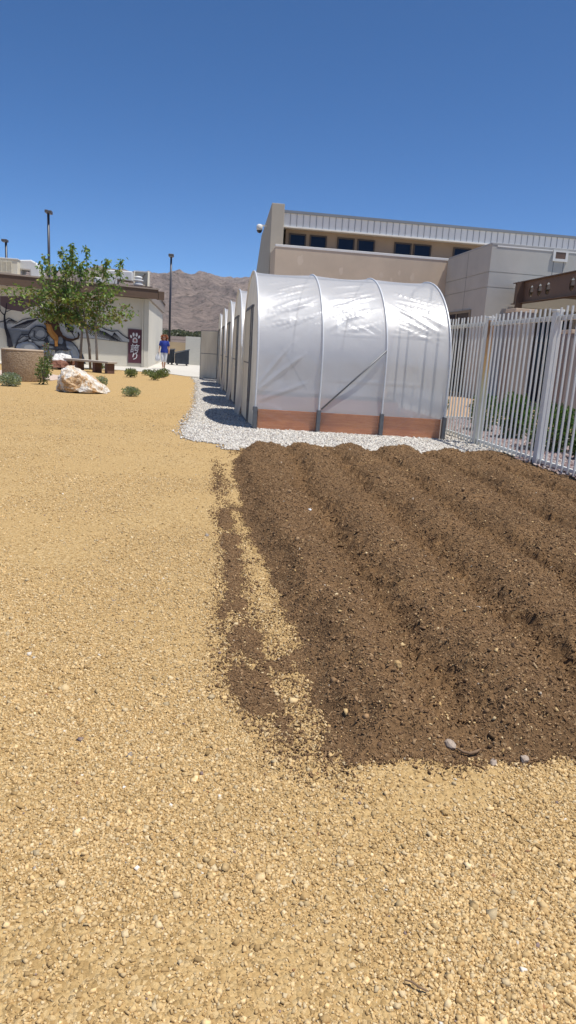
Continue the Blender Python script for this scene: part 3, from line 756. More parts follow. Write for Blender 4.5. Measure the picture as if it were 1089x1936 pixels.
for a, c in zip(posts_y[:-1], posts_y[1:]):
    for k in range(1, 15):
        y = a+(c-a)*k/15; mb = MB(); hx = .0105; x = FX-.034
        lx, ly = random.gauss(0, .003), random.gauss(0, .004); mb.bar((x, y, random.uniform(0, .012)), (x+lx, y+ly, 1.98+random.uniform(-.008, .008)), hx*2); mb.build('picket', M_fence, fr)

# ------------------------------------------------------------------ main building
bd = empty('school_building', (3.2, 32, 0), 'tall tan building with a metal seam roof edge and a strip of dark windows', 'building')
def part(mb, name, mat, par=None, bevel=0): return mb.build(name, mat, par or bd, bevel=bevel)
ZB = 5.45
mb = MB(); mb.box(3.17, 40, 30.0, 31.98, 0, ZB); part(mb, 'lower_wall', M_stucco)
mb = MB(); mb.box(3.15, 40, 29.985, 30.1, ZB+.002, ZB+.10); part(mb, 'parapet_cap', M_whitecap, bevel=.01)
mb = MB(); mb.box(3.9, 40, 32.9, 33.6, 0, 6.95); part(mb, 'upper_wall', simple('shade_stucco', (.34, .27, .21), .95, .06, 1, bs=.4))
# fin wall: seen end-on and running back with a falling top
f0 = AY(514.4, 383, 32.0); f1 = AX(494.5, 445, f0.x); f2 = AX(483.5, 519, f0.x)
sidep = [(f0.x, 32, 0), (f0.x, 32, f0.z), (f0.x, f1.y, f1.z), (f0.x, f2.y, f2.z), (f0.x, f2.y, 0)]
finw = AY(539, 383.5, 32.0).x-f0.x
mb = MB(); mb.prism(sidep, (finw, 0, 0)); part(mb, 'fin_wall', M_finst, bevel=.02)
# clerestory windows
YW = 32.9
for (a, b_) in (((547, 440), (577.5, 467)), ((586, 443), (616.5, 470)), ((638, 448), (669, 473.5)), ((676, 452), (707, 478.4)), ((746, 458.5), (776, 485)), ((782, 461.5), (813, 488)), ((857, 468.5), (888, 495)), ((896, 472), (927, 498))):
    p = AY(*a, YW); q = AY(*b_, YW); zt, zb = p.z-.0, q.z+.0; zc = 0
    zt = 6.47; zb = 5.68
    fo = MB()
    for (x0, x1, z0, z1) in ((p.x, p.x+.06, zb, zt), (q.x-.06, q.x, zb, zt), (p.x+.06, q.x-.06, zt-.06, zt), (p.x+.06, q.x-.06, zb, zb+.06)):
        fo.box(x0, x1, YW-.06, YW-.002, z0, z1)
    wn = part(fo, 'window', M_bronze)
    g_ = MB(); g_.box(p.x+.06, q.x-.06, YW-.03, YW-.003, zb+.06, zt-.06); g_.build('pane', M_glass, wn)
# seam metal roof edge
rt = AY(540, 402, 32.2); rb = AY(540, 427, 32.2)
xr0 = f0.x+finw+.003
mb = MB(); mb.box(xr0, 40, 32.2, 33.4, rb.z, rt.z-.01); part(mb, 'metal_fascia', M_metalroof)
mb = MB(); mb.box(xr0, 40, 32.12, 33.4, rt.z-.008, rt.z+.1); part(mb, 'roof_edge', simple('roof_trim', (.24, .26, .28), .5, .05, 2, metal=.3))
mb = MB(); mb.box(xr0, 40, 32.14, 32.32, rb.z-.06, rb.z-.002); part(mb, 'drip_edge', M_whitecap)
xx = xr0+.29; M_seam = simple('seam_dark', (.28, .30, .32), .5, .05, 2, metal=.3)
while xx < 20:
    mb = MB(); mb.box(xx-.012, xx+.012, 32.185, 32.198, rb.z+.01, rt.z-.012); xx += .288
    part(mb, 'seam', M_seam)
mb = MB(); mb.prism([(xr0, 33.42, rt.z+.05), (xr0, f1.y-.1, f1.z-.1), (xr0, f2.y-.1, f2.z-.1), (xr0, f2.y-.1, 0), (xr0, 33.62, 0), (xr0, 33.62, 6.9)], (36, 0, 0)); part(mb, 'roof', M_metalroof)
# patched paint on the stucco
mb = MB()
for (px, py, s_) in ((568, 492, 1.), (645, 512, .8), (721, 520, .7), (755, 516, .5), (780, 525, .8), (740, 530, .5)):
    p = AY(px, py, 29.996); n_ = 12
    mb.add([(p.x+.13*s_*math.cos(2*math.pi*k/n_)*random.uniform(.6, 1.1), 29.9985, p.z+.25*s_*math.sin(2*math.pi*k/n_)*random.uniform(.6, 1.1)) for k in range(n_)], [tuple(range(n_))])
part(mb, 'paint_patches', simple('patched_stucco', (.66, .55, .43), .95, .08, 4))
# dome camera
p = AX(504, 427, f0.x-.001)
sc_ = empty('security_camera', (f0.x, p.y, p.z), 'white dome security camera on the side of the tall fin wall', 'camera')
mb = MB(); mb.box(f0.x-.32, f0.x-.002, p.y-.04, p.y+.04, p.z-.03, p.z+.03); mb.build('bracket', M_acwhite, sc_)
mb = MB(); mb.lathe((f0.x-.32, p.y, p.z-.22), [(.05, -.04), (.12, 0), (.14, .08), (.14, .2), (.08, .26)], 20); mb.build('housing', M_acwhite, sc_, True)
mb = MB(); mb.lathe((f0.x-.32, p.y, p.z-.27), [(.02, -.07), (.09, -.04), (.12, .03), (.13, .05)], 20); mb.build('dome', M_black, sc_, True)

# grey wing
wg = empty('building_wing', (10.5, 25.44, 0), 'grey scored block wing beside the tall tan building', 'building')
WX, WY, WZ = 10.5, 25.44, 5.49
rev = .025
mb = MB()
# front: courses with reveals between
lines = [0, 3.95, 3.975, 4.42, 4.445, WZ]
mb.box(WX, 40, WY, 29.98, 0, 4.02); mb.box(WX+rev, 40, WY+rev, 29.98, 4.02, 4.045); mb.box(WX, 40, WY, 29.98, 4.045, 4.55); mb.box(WX+rev, 40, WY+rev, 29.98, 4.55, 4.575); mb.box(WX, 40, WY, 29.98, 4.575, WZ)
part(mb, 'wall', M_block, wg)
mb = MB(); mb.box(WX-.012, 40, WY-.012, WY+.2, WZ+.002, WZ+.07); mb.box(WX-.012, WX+.2, WY+.202, 29.92, WZ+.002, WZ+.07); part(mb, 'parapet_cap', simple('grey_cap', (.42, .42, .41), .8, .05, 2), wg, .008)
mb = MB(); mb.box(WX+.2, 40, WY-.012, WY-.002, WZ-.06, WZ-.005); part(mb, 'flashing', M_whitecap, wg)
for px in (1048, 1066): pass
sp = AY(1046, 474, WY); sq = AY(1071, 496, WY)
mb = MB(); x0, x1, z0, z1 = sp.x, sq.x, sq.z+.0, sp.z+.02
mb.box(x0, x0+.09, WY-.06, WY-.002, z0, z1); mb.box(x1-.09, x1, WY-.06, WY-.002, z0, z1); mb.box(x0+.09, x1-.09, WY-.06, WY-.002, z0, z0+.09); mb.box(x0+.09, x1-.09, WY-.06, WY-.002, z1-.06, z1)
sb = part(mb, 'scupper_box', M_whitecap, wg)
mb = MB(); mb.box(x0+.09, x1-.09, WY-.05, WY-.003, z0+.09, z1-.06); mb.build('opening', M_brownbeam, sb)
mb = MB()
for xx in (x0+.06, x1-.12): mb.box(xx, xx+.02, WY-.004, WY-.001, 4.58, z0)
mb.box(WX-.004, WX-.001, 27.65, 27.67, 0, WZ); part(mb, 'joint_lines', simple('joint', (.16, .16, .16), .9, .1, 3), wg)
# left face window and doors
p = AX(891, 588, WX); q = AX(852, 588, WX)
mb = MB(); y0, y1, zt = p.y, q.y+.6, 3.30
for (a, c, z0, z1) in ((y0, y0+.08, .05, zt), (y1-.08, y1, .05, zt), (y0+.08, y1-.08, zt-.1, zt), (y0+.08, y1-.08, .05, .15), ((y0+y1)/2-.04, (y0+y1)/2+.04, .15, zt-.1)): mb.box(WX-.06, WX-.002, a, c, z0, z1)
wn = part(mb, 'window', simple('tan_frame', (.30, .25, .18), .7, .1, 3), wg)
mb = MB(); mb.box(WX-.03, WX-.003, y0+.08, y1-.08, .15, zt-.1); mb.build('pane', M_glass, wn)
# glazed entrance under the canopy
mb = MB(); p0 = AY(1003, 700, WY).x; p1 = AY(1062, 700, WY).x
for k in range(4):
    xx = p0+(p1-p0)*k/3; mb.box(xx-.04, xx+.04, WY-.07, WY-.003, 0.02, 3.0)
mb.box(p0-.04, p1+.04, WY-.07, WY-.003, 3.0, 3.1); mb.box(p0-.04, p1+.04, WY-.068, WY-.003, 2.15, 2.2)
dn_ = part(mb, 'entrance_door', M_bronze, wg)
mb = MB(); mb.box(p0, p1, WY-.03, WY-.004, .03, 3.0); mb.build('pane', M_glass, dn_)
# canopy: steel beam with round holes, roof deck
BX = 11.5
cn = empty('canopy', (BX, 25.3, 0), 'brown steel entrance canopy beam pierced by round holes', 'canopy')
zb_, zt_ = 3.47, 4.22
def beam_web(x, y0, y1, z0, z1, holes):
    bm = bmesh.new(); seg = []
    hs_ = sorted(holes); yprev = y0; zc = (z0+z1)/2
    V = {}
    def gv(y, z):
        k = (round(y, 4), round(z, 4))
        if k not in V: V[k] = bm.verts.new((x, y, z))
        return V[k]
    for (hy, hr) in hs_:
        ya, yb = hy-hr-.03, hy+hr+.03
        if ya > yprev+1e-4: bm.faces.new([gv(yprev, z0), gv(ya, z0), gv(ya, z1), gv(yprev, z1)])
        n_ = 24; ring = [gv(hy+hr*.85*math.cos(2*math.pi*k/n_), zc+hr*1.05*math.sin(2*math.pi*k/n_)) for k in range(n_)]
        # quadrants
        cs = [gv(yb, z1), gv(ya, z1), gv(ya, z0), gv(yb, z0)]
        for qd in range(4):
            a = [ring[(qd*6+k) % n_] for k in range(7)]
            if qd == 0: extra = [cs[0]]; bm.faces.new([gv(yb, zc)]+[cs[0], gv(hy, z1)]+a[::-1])
            if qd == 1: bm.faces.new([gv(hy, z1), cs[1], gv(ya, zc)]+a[::-1])
            if qd == 2: bm.faces.new([gv(ya, zc), cs[2], gv(hy, z0)]+a[::-1])
            if qd == 3: bm.faces.new([gv(hy, z0), cs[3], gv(yb, zc)]+a[::-1])
        yprev = yb
    if yprev < y1: bm.faces.new([gv(yprev, z0), gv(y1, z0), gv(y1, z1), gv(yprev, z1)])
    bmesh.ops.triangulate(bm, faces=[f for f in bm.faces if len(f.verts) > 4])
    r = bmesh.ops.extrude_face_region(bm, geom=list(bm.faces))
    for e in r['geom']:
        if isinstance(e, bmesh.types.BMVert): e.co.x += .03
    bmesh.ops.recalc_face_normals(bm, faces=bm.faces)
    for v_ in bm.verts: v_.co -= Vector(cn.location)
    me = bpy.data.meshes.new('beam_web'); bm.to_mesh(me); bm.free(); return link_mesh('beam_web', me, M_brownbeam, cn)
hy = [AX(px, py, BX).y for px, py in ((979, 559), (1003.5, 554.5), (1019, 553), (1034.5, 550), (1080.5, 544))]
hy += [hy[-1]-.9, hy[-1]-1.8, hy[-1]-4]
beam_web(BX, 11, 25.3, zb_+.03, zt_-.03, [(h_, .19) for h_ in hy])
mb = MB(); mb.box(BX-.1, BX+.13, 11, 25.3, zt_-.028, zt_); mb.box(BX-.1, BX+.13, 11, 25.3, zb_, zb_+.028); part(mb, 'beam_flange', M_brownbeam, cn)
ys_ = AX(989, 560, BX).y
mb = MB(); mb.box(BX-.25, BX-.002, ys_-.02, ys_+.06, 2.6, zt_-.03); part(mb, 'stiffener_plate', M_brownbeam, cn)
mb = MB(); mb.box(BX+.05, 24, 11, 25.35, 3.82, 3.98); part(mb, 'roof_deck', simple('deck', (.30, .27, .22), .8, .1, 2), cn)
def pillar(x, y, w_, h_, mat, label):
    o = empty('pillar', (x, y, 0), label, 'pillar')
    mb = MB(); mb.box(x-w_/2, x+w_/2, y-w_/2, y+w_/2, 0, h_-.1); mb.build('shaft', mat, o, bevel=.015)
    mb = MB(); mb.box(x-w_/2-.02, x+w_/2+.02, y-w_/2-.02, y+w_/2+.02, h_-.098, h_); mb.build('cap', M_stucco, o, bevel=.01)
pc = G(963, 777)
pillar(pc.x+.12, pc.y+.3, .62, 2.85, simple('pillar_block', (.27, .24, .215), .95, .06, 2, bs=.4), 'square grey tan pillar seen through the fence between its posts')
pillar(AY(1092, 700, 17.6).x, 17.9, .62, 2.28, simple('pillar_mauve', (.26, .225, .21), .95, .06, 2, bs=.4), 'mauve grey pillar behind the fence at the right edge')

# ------------------------------------------------------------------ left building with mural
lb = empty('mural_building', (-2.55, 38.4, 0), 'low cream building with a painted mural and brown roof fascia', 'building')
W0 = Vector((-2.50, 39.75)); W1 = Vector((-16.0, 34.7))      # front wall runs slightly askew
wd = (W1-W0).normalized()
def onwall(px, py, off=0.):
    r = ray(px, py); n_ = Vector((wd.y, -wd.x))
    if n_.y > 0: n_ = -n_
    base = W0+n_*off
    t = (n_.x*base.x+n_.y*base.y)/(n_.x*r[0]+n_.y*r[1])
    return Vector((r[0]*t, r[1]*t, CH+r[2]*t))
HT = 3.62
back = Vector((-2.50, 57.2)); 
fp = [(W0.x, W0.y), (back.x, back.y), (-16, 57.2), (W1.x, W1.y)]
mb = MB(); mb.prism([(x, y, 0) for x, y in fp], (0, 0, HT)); part(mb, 'wall', M_cream, lb)
nrm = Vector((wd.y, -wd.x)); nrm = -nrm if nrm.y > 0 else nrm
def wl3(t, off, z): p = W0+wd*t+nrm*off; return (p.x, p.y, z)
# fascia and flat roof with overhang
OV = .75
ZT = 4.15
mb = MB(); mb.prism([wl3(-.3, OV, HT-.0), wl3(14, OV, HT), wl3(14, OV-.12, HT), wl3(-.3, OV-.12, HT)], (0, 0, ZT-HT-.06)); part(mb, 'fascia', M_brown, lb)
mb = MB(); mb.prism([wl3(-.34, OV+.04, ZT-.058), wl3(14, OV+.04, ZT-.058), wl3(14, -.5, ZT-.058), wl3(-.34, -.5, ZT-.058)], (0, 0, .07)); part(mb, 'roof_trim', simple('roof_trim_tan', (.33, .27, .22), .7, .1, 2), lb)
mb = MB(); mb.prism([wl3(-.2, OV-.13, HT+.02), wl3(14, OV-.13, HT+.02), wl3(14, .01, HT+.02), wl3(-.2, .01, HT+.02)], (0, 0, .04)); part(mb, 'soffit', M_brown, lb)
gp = [AX(281, 568, -2.4), AX(277, 549.5, -2.4), AX(291.5, 555.6, -2.4), AX(306, 577, -2.4), AX(304.5, 587, -2.4)]
mb = MB(); mb.prism([(-2.36, 39.2, HT-.02), (-2.36, 39.1, ZT), (-2.36, 45, 4.36), (-2.36, 57.4, 4.3), (-2.36, 57.4, HT+.1)], (-.14, 0, 0)); part(mb, 'gable_fascia', simple('gable_band', (.26, .22, .19), .8, .1, 2), lb)
mb = MB(); mb.prism([(-2.30, 39.0, ZT+.012), (-2.30, 45, 4.372), (-2.30, 57.5, 4.312), (-2.30, 57.5, 4.372), (-2.30, 45, 4.432), (-2.30, 39.0, ZT+.07)], (-8, 0, 0)); part(mb, 'roof', M_brown, lb)
# corner pilaster and downspout
mb = MB(); mb.prism([wl3(-.0, .10, 0), wl3(.26, .10, 0), wl3(.26, .001, 0), wl3(-.0, .001, 0)], (0, 0, HT)); part(mb, 'pilaster', M_cream, lb)
mb = MB(); a = Vector(wl3(.31, .05, 0)); mb.box(a.x-.04, a.x+.04, a.y-.04, a.y+.04, .02, HT); part(mb, 'downspout', M_cream, lb)
mb = MB(); p = AY(284, 556, 38.2)
mb.prism([wl3(-.31, OV+.02, HT-.02), wl3(-.62, OV+.02, HT-.02), wl3(-.62, OV-.3, HT-.02), wl3(-.31, OV-.3, HT-.02)], (0, 0, .42)); part(mb, 'fascia_return', M_brown, lb)
# mural: flat paint laid on the wall
mur = MB(); LAY = [0]
def paint(pts, col):
    LAY[0] += 1; off = .004+.0012*LAY[0]
    P = [onwall(x, y, off) for x, y in pts]; mur.add(P, [tuple(range(len(P)))], 0, col)
def stroke(pts, w_, col):
    LAY[0] += 1; off = .004+.0012*LAY[0]; L_ = []; R_ = []
    for i, p in enumerate(pts):
        a = Vector(pts[max(0, i-1)]); c = Vector(pts[min(len(pts)-1, i+1)]); d = (c-a).normalized(); n_ = Vector((-d.y, d.x))
        ww = (w_[i] if isinstance(w_, (list, tuple)) else w_)/2
        L_.append(Vector(p)+n_*ww); R_.append(Vector(p)-n_*ww)
    for i in range(len(pts)-1):
        mur.add([onwall(*L_[i], off), onwall(*L_[i+1], off), onwall(*R_[i+1], off), onwall(*R_[i], off)], [(0, 1, 2, 3)], 0, col)
def Z(pts): return [(x*150/1089, 560+y*150/1089) for x, y in pts]     # measured on the enlarged crop
def Q(pts): return [(x*270/1089, 440+y*270/1089) for x, y in pts]
gv = (.27, .285, .31); dk = (.022, .022, .030); gl = (.40, .41, .42); gm = (.155, .17, .195); gd = (.11, .12, .14); bl = (.13, .155, .21); mv = (.13, .09, .095)
paint(Z([(0, 0), (620, 0), (600, 60), (560, 130), (420, 150), (300, 215), (200, 195), (90, 180), (0, 120)]), mv)
paint(Z([(-60, 360), (0, 350), (60, 340), (120, 300), (180, 330), (245, 358), (320, 320), (400, 303), (520, 295), (640, 290), (760, 285), (880, 310), (960, 320), (1030, 365), (1089, 400), (1089, 600), (800, 600), (300, 600), (100, 460), (0, 430), (-60, 430)]), gl)
for k in range(15):
    x0 = 560-14*k if k < 8 else 150-8*(k-8); 
    if k < 8: stroke(Z([(530-20*k, 305+4*k), (430-34*k*.9, 370+5*k), (330-26*k, 440)]), 1.15, dk)
for k in range(9): stroke(Z([(130+4*k, 322), (90+22*k-30, 380)]), .8, dk)
for k in range(11): stroke(Z([(790+16*k, 320+8*k), (860+14*k, 350+17*k), (930+10*k, 372+20*k)]), 1.1, dk)
stroke(Z([(-20, 358), (60, 338), (122, 298), (182, 330), (246, 360), (320, 318), (400, 302), (520, 294), (640, 288)]), 1.5, dk)
stroke(Z([(760, 286), (880, 310), (960, 322), (1030, 366), (1089, 398)]), 1.5, dk)
# right hand ridge (other crop)
paint(Q([(560, 650), (640, 690), (700, 720), (760, 712), (800, 735), (850, 750), (900, 748), (935, 780), (985, 812), (985, 835), (900, 828), (800, 815), (700, 805), (600, 800)]), gl)
for k in range(12): stroke(Q([(600+18*k, 690+6*k), (650+20*k, 735+6*k), (700+20*k, 785+4*k)]), 1.15, dk)
for k in range(8): stroke(Q([(872, 760), (835+14*k, 826)]), .8, dk)
stroke(Q([(440, 645), (560, 648), (640, 688), (700, 722), (760, 712), (800, 736), (850, 752), (900, 748), (935, 780), (985, 812)]), 1.5, dk)
stroke(Q([(600, 802), (700, 806), (800, 816), (900, 829), (985, 836)]), .6, dk)
# water and boulders
paint(Z([(110, 450), (290, 470), (300, 520), (240, 600), (210, 690), (100, 690), (90, 560)]), gm)
paint(Z([(290, 478), (430, 480), (380, 540), (290, 545)]), gd)
paint(Z([(200, 700), (240, 600), (300, 520), (390, 520), (450, 430), (540, 405), (640, 450), (640, 560), (720, 640), (900, 560), (1010, 640), (1089, 740), (1140, 800), (1180, 930), (1000, 930), (760, 900), (520, 880), (400, 760), (200, 740)]), (.035, .04, .055))
def blob(cx_, cy_, rx, ry, rot, col, n_=18):
    return Z([(cx_+rx*math.cos(a)*math.cos(rot)-ry*math.sin(a)*math.sin(rot), cy_+rx*math.cos(a)*math.sin(rot)+ry*math.sin(a)*math.cos(rot)) for a in [2*math.pi*k/n_ for k in range(n_)]]), col
def grow(poly, k):
    cx_ = sum(p[0] for p in poly)/len(poly); cy_ = sum(p[1] for p in poly)/len(poly)
    return [(cx_+(x-cx_)*k, cy_+(y-cy_)*k) for x, y in poly]
def mrock(poly, base, light, dx=0, dy=-6):
    paint(Z(grow(poly, 1.10)), dk); paint(Z(poly), base); paint(Z([(x+dx, y+dy) for x, y in grow(poly, .72)]), gm); paint(Z([(x+dx*1.6, y+dy*1.6) for x, y in grow(poly, .48)]), light)
mrock([(560, 700), (640, 665), (740, 690), (760, 760), (700, 830), (560, 820), (520, 760)], gd, bl)
mrock([(760, 770), (860, 720), (960, 740), (1000, 830), (940, 900), (780, 900)], gd, bl, 10)
mrock([(900, 610), (1000, 640), (1060, 720), (1089, 800), (1080, 880), (1000, 860), (960, 740), (905, 690)], bl, gm, 10)
mrock([(650, 560), (700, 520), (745, 600), (745, 660), (680, 650)], bl, gv, 0)
mrock([(800, 560), (850, 550), (870, 620), (850, 660), (800, 650)], bl, gm, 0)
mrock([(390, 540), (440, 450), (500, 415), (580, 420), (640, 470), (645, 540), (600, 600), (520, 615), (430, 585)], gm, gv, 18, 0)
mrock([(395, 530), (440, 465), (475, 490), (455, 560), (410, 568)], gm, gv, 0, 0)
mrock([(240, 610), (290, 535), (385, 530), (395, 580), (330, 612), (255, 655)], gm, gv, 0, -6)
mrock([(215, 700), (260, 635), (400, 618), (490, 655), (545, 725), (420, 745), (260, 740)], bl, gv, 20, 8)
mrock([(430, 600), (520, 620), (600, 610), (640, 650), (560, 690), (490, 660)], gd, gm)
mrock([(385, 590), (440, 592), (435, 625), (395, 625)], gm, gl, 0, 0)
for st in ([(450, 440), (500, 410), (600, 430), (640, 500)], [(480, 470), (470, 560), (540, 600), (620, 560)], [(210, 690), (250, 600), (330, 545), (390, 560)], [(250, 650), (350, 610), (470, 640), (540, 720)], [(860, 560), (900, 640), (910, 700)], [(880, 590), (980, 620), (1060, 700), (1089, 780)]):
    stroke(Z(st), 1.3, dk)
# bare painted tree on the left
stroke(Z([(150, 700), (120, 560), (80, 440), (62, 330), (62, 270), (80, 200), (92, 90)]), [9, 7.5, 5.5, 4, 3.2, 2.4, 1.2], dk)
stroke(Z([(62, 260), (20, 220), (-10, 180)]), [2.6, 2, 1.2], dk); stroke(Z([(88, 210), (130, 195), (165, 180)]), [1.8, 1.2, .7], dk); stroke(Z([(10, 210), (8, 120)]), [1.2, .6], dk)
stroke(Z([(220, 70), (320, 60)]), 1.3, dk)
# big cat's hind quarter and tail
paint(Z([(620, 300), (640, 280), (760, 285), (800, 350), (830, 470), (860, 520), (800, 570), (790, 640), (795, 690), (750, 690), (745, 610), (700, 570), (650, 500), (628, 420)]), (.055, .028, .018))
paint(Z([(632, 380), (700, 390), (730, 470), (790, 540), (805, 585), (790, 640), (795, 688), (755, 688), (748, 605), (705, 565), (655, 495), (635, 430)]), (.30, .135, .035))
paint(Z([(640, 400), (690, 420), (710, 500), (760, 570), (740, 590), (700, 545), (655, 480)]), (.36, .18, .055))
stroke(Z([(800, 480), (850, 545), (920, 590), (1000, 600), (1070, 575), (1085, 530), (1070, 500)]), [6, 5, 4.6, 4.4, 4, 3.6, 2.4], (.055, .03, .02))
stroke(Z([(1089, 540), (1075, 495)]), 2.6, dk)
paint(Z([(925, 410), (1010, 415), (1010, 500), (930, 490)]), dk)
mo = mur.build('mural', M_paint, lb, colors=True)
# maroon sign with paw and characters
sg = MB(); A = [(242.6, 622.7), (267.2, 624), (266.6, 686.2), (242.6, 685)]
P = [onwall(x, y, .0) for x, y in A]
zt_s, zb_s = P[0].z, P[3].z
def along(px, py): p = onwall(px, py, 0); return (Vector((p.x, p.y))-W0).dot(wd)
t0, t1 = along(267, 655), along(242.6, 655)
sgn = empty('wall_sign', wl3(t0, 0, zb_s), 'maroon banner with a white paw print and two Japanese characters', 'sign')
mb = MB(); mb.prism([wl3(t0, .03, zb_s), wl3(t1, .03, zb_s), wl3(t1, .003, zb_s), wl3(t0, .003, zb_s)], (0, 0, zt_s-zb_s)); mb.build('sign_panel', simple('maroon', (.085, .022, .035), .6, .08, 3), sgn)
mb = MB(); ft = .035
for (a, c, z0, z1) in ((t0-ft, t0, zb_s-ft, zt_s+ft), (t1, t1+ft, zb_s-ft, zt_s+ft), (t0, t1, zt_s, zt_s+ft), (t0, t1, zb_s-ft, zb_s)):
    mb.prism([wl3(a, .04, z0), wl3(c, .04, z0), wl3(c, .003, z0), wl3(a, .003, z0)], (0, 0, z1-z0))
mb.build('frame', simple('sign_frame', (.13, .09, .10), .6, .1, 3), sgn)
M_swhite = simple('sign_white', (.62, .62, .64), .7, .05, 4)
tc_ = (t0+t1)/2; sw = t1-t0; sh_ = zt_s-zb_s
mb = MB()
def ell(u, v_, ru, rv, rot, mi=0, off=.034):
    pts = []
    for k in range(20):
        a = 2*math.pi*k/20; x = ru*math.cos(a); z = rv*math.sin(a)
        pts.append(wl3(tc_-(u+x*math.cos(rot)-z*math.sin(rot)), off, v_+x*math.sin(rot)+z*math.cos(rot)))
    mb.add(pts, [tuple(range(20))], mi)
pz = zb_s+sh_*.745
ell(-.31*sw, pz+.08, .07*sw, .085, .3); ell(-.12*sw, pz+.19, .08*sw, .105, .08); ell(.12*sw, pz+.19, .08*sw, .105, -.08); ell(.31*sw, pz+.08, .07*sw, .085, -.3)
ell(0, pz-.10, .19*sw, .14, 0); ell(-.10*sw, pz-.17, .10*sw, .07, .3); ell(.10*sw, pz-.17, .10*sw, .07, -.3)
ell(0, pz-.10, .10*sw, .085, 0, 1, .037); ell(0, pz-.11, .05*sw, .03, 0, 2, .039)
mb.build('paw_emblem', [M_swhite, simple('emblem_rose', (.34, .16, .15), .7, .05, 3), simple('emblem_dark', (.10, .04, .045), .7, .05, 3)], sgn)
def glyph(ch, cz, size, du=0, shear=.12):
    cu = bpy.data.curves.new('t', 'FONT'); cu.body = ch; cu.size = size; cu.align_x = 'CENTER'; cu.align_y = 'CENTER'; cu.offset = size*.006; cu.extrude = .004; cu.shear = shear
    ob = bpy.data.objects.new('t', cu); COL.objects.link(ob); dg = bpy.context.evaluated_depsgraph_get(); dg.update()
    me = bpy.data.meshes.new_from_object(ob.evaluated_get(dg)); bpy.data.objects.remove(ob)
    if not len(me.vertices): return
    xs_ = [v.co.x for v in me.vertices]; ys_ = [v.co.y for v in me.vertices]; mx0 = (min(xs_)+max(xs_))/2; my0 = (min(ys_)+max(ys_))/2
    for v_ in me.vertices:
        p = Vector(wl3(tc_-(v_.co.x-mx0)-du, .036+v_.co.z, cz+(v_.co.y-my0)))-Vector(sgn.location); v_.co = p
    me.materials.clear(); me.name = 'character'
    link_mesh('character', me, M_swhite, sgn)
glyph('誇', zb_s+sh_*.44, .50); glyph('り', zb_s+sh_*.20, .42)

# rooftop machines
def rbox(name, label, cat, x0, x1, y0, y1, z0, z1, mat, louv=False, group=None):
    o = empty(name, ((x0+x1)/2, y0, z0), label, cat, group)
    mb = MB(); mb.box(x0, x1, y0, y1, z0, z1-.06); mb.build('housing', mat, o, bevel=.02)
    mb = MB(); mb.box(x0-.03, x1+.03, y0-.03, y1+.03, z1-.058, z1); mb.build('lid', M_acwhite, o, bevel=.01)
    return o
pa = AY(-30, 487, 37.2); pb = AY(33, 489, 37.2)
RZ = ZT+.015
ZRA = AY(20, 488, 37.2).z
ac = rbox('rooftop_cooler', 'beige louvred cooler on the roof at the left edge', 'cooler', pa.x, pb.x, 37.2, 38.6, RZ, ZRA, M_acbeige)
mb = MB(); zz = RZ+.12
while zz < ZRA-.2: mb.box(pa.x+.08, pb.x-.28, 37.165, 37.198, zz, zz+.022); zz += .055
mb.build('louvres', M_acbeige, ac)
mb = MB()
for k in range(6): xx = pa.x+.08+(pb.x-.36-pa.x)*k/5; mb.box(xx-.015, xx+.015, 37.15, 37.163, RZ+.08, ZRA-.15)
mb.build('grille_frame', M_acbeige, ac)
du = empty('roof_duct', (pb.x+.1, 38.2, RZ), 'large white elbow duct on the roof beside the louvred cooler', 'duct')
poly = [AY(x, y, 37.9) for x, y in [(33.5, 492), (60, 492), (69, 497), (75, 505), (77, 514), (77, 526), (59, 526), (58, 512), (40, 510), (33.5, 510)]]
mb = MB(); mb.prism([(p.x, 37.7, p.z) for p in poly], (0, 1.2, 0)); mb.build('duct_body', M_acwhite, du, bevel=.06)
mb = MB(); a = AY(36, 522, 37.9); mb.box(pb.x+.03, a.x+.1, 37.8, 38.8, RZ, a.z+.35); mb.build('duct_foot', M_acwhite, du, bevel=.02)
# right hand machines
d2 = empty('roof_duct', (AY(225, 520, 39.5).x, 39.5, RZ), 'white duct on the roof behind the tree top', 'duct')
poly = [AY(x, y, 39.5) for x, y in [(196, 514), (208, 510), (250, 513), (250, 532), (222, 528), (221, 538), (206, 538), (200, 530)]]
mb = MB(); mb.prism([(p.x, 39.5, p.z) for p in poly], (0, 1.1, 0)); mb.build('duct_body', M_acwhite, d2, bevel=.05)
d3 = empty('roof_duct', (AY(190, 520, 40.5).x, 40.5, RZ), 'white duct showing between the tree branches', 'duct')
mb = MB(); a = AY(178, 524, 40.5); b_ = AY(192, 530, 40.5); mb.box(a.x, b_.x, 40.5, 41.3, RZ, a.z); mb.build('duct_body', M_acwhite, d3, bevel=.05)
hd = empty('roof_hood', (AY(265, 530, 40.6).x, 40.6, RZ), 'open beige flared hood on the roof corner behind the round vent', 'roof hood')
a = AY(251, 509, 40.2); b_ = AY(281, 511, 40.2); c_ = AY(268, 511, 41.2)
x0, x1, zt2 = a.x, b_.x, a.z
mb = MB(); mb.box(x0, x1, 41.3, 41.36, RZ, zt2-.02); mb.build('back_panel', M_acbeige, hd)
mb = MB(); mb.prism([(x1-.05, 40.2, RZ), (x1-.05, 41.29, RZ), (x1-.05, 41.29, zt2-.02), (x1-.05, 40.5, zt2-.02)], (.05, 0, 0)); mb.prism([(x0, 40.9, RZ), (x0, 41.29, RZ), (x0, 41.29, zt2-.02), (x0, 41.1, zt2-.02)], (.05, 0, 0)); mb.build('side_panel', M_acbeige, hd)
mb = MB(); mb.bar((x1-.25, 41.25, zt2-.1), (x1-.75, 41.2, RZ+.3), .05); mb.build('brace', simple('brace_brown', (.2, .16, .12), .7, .1, 3), hd)
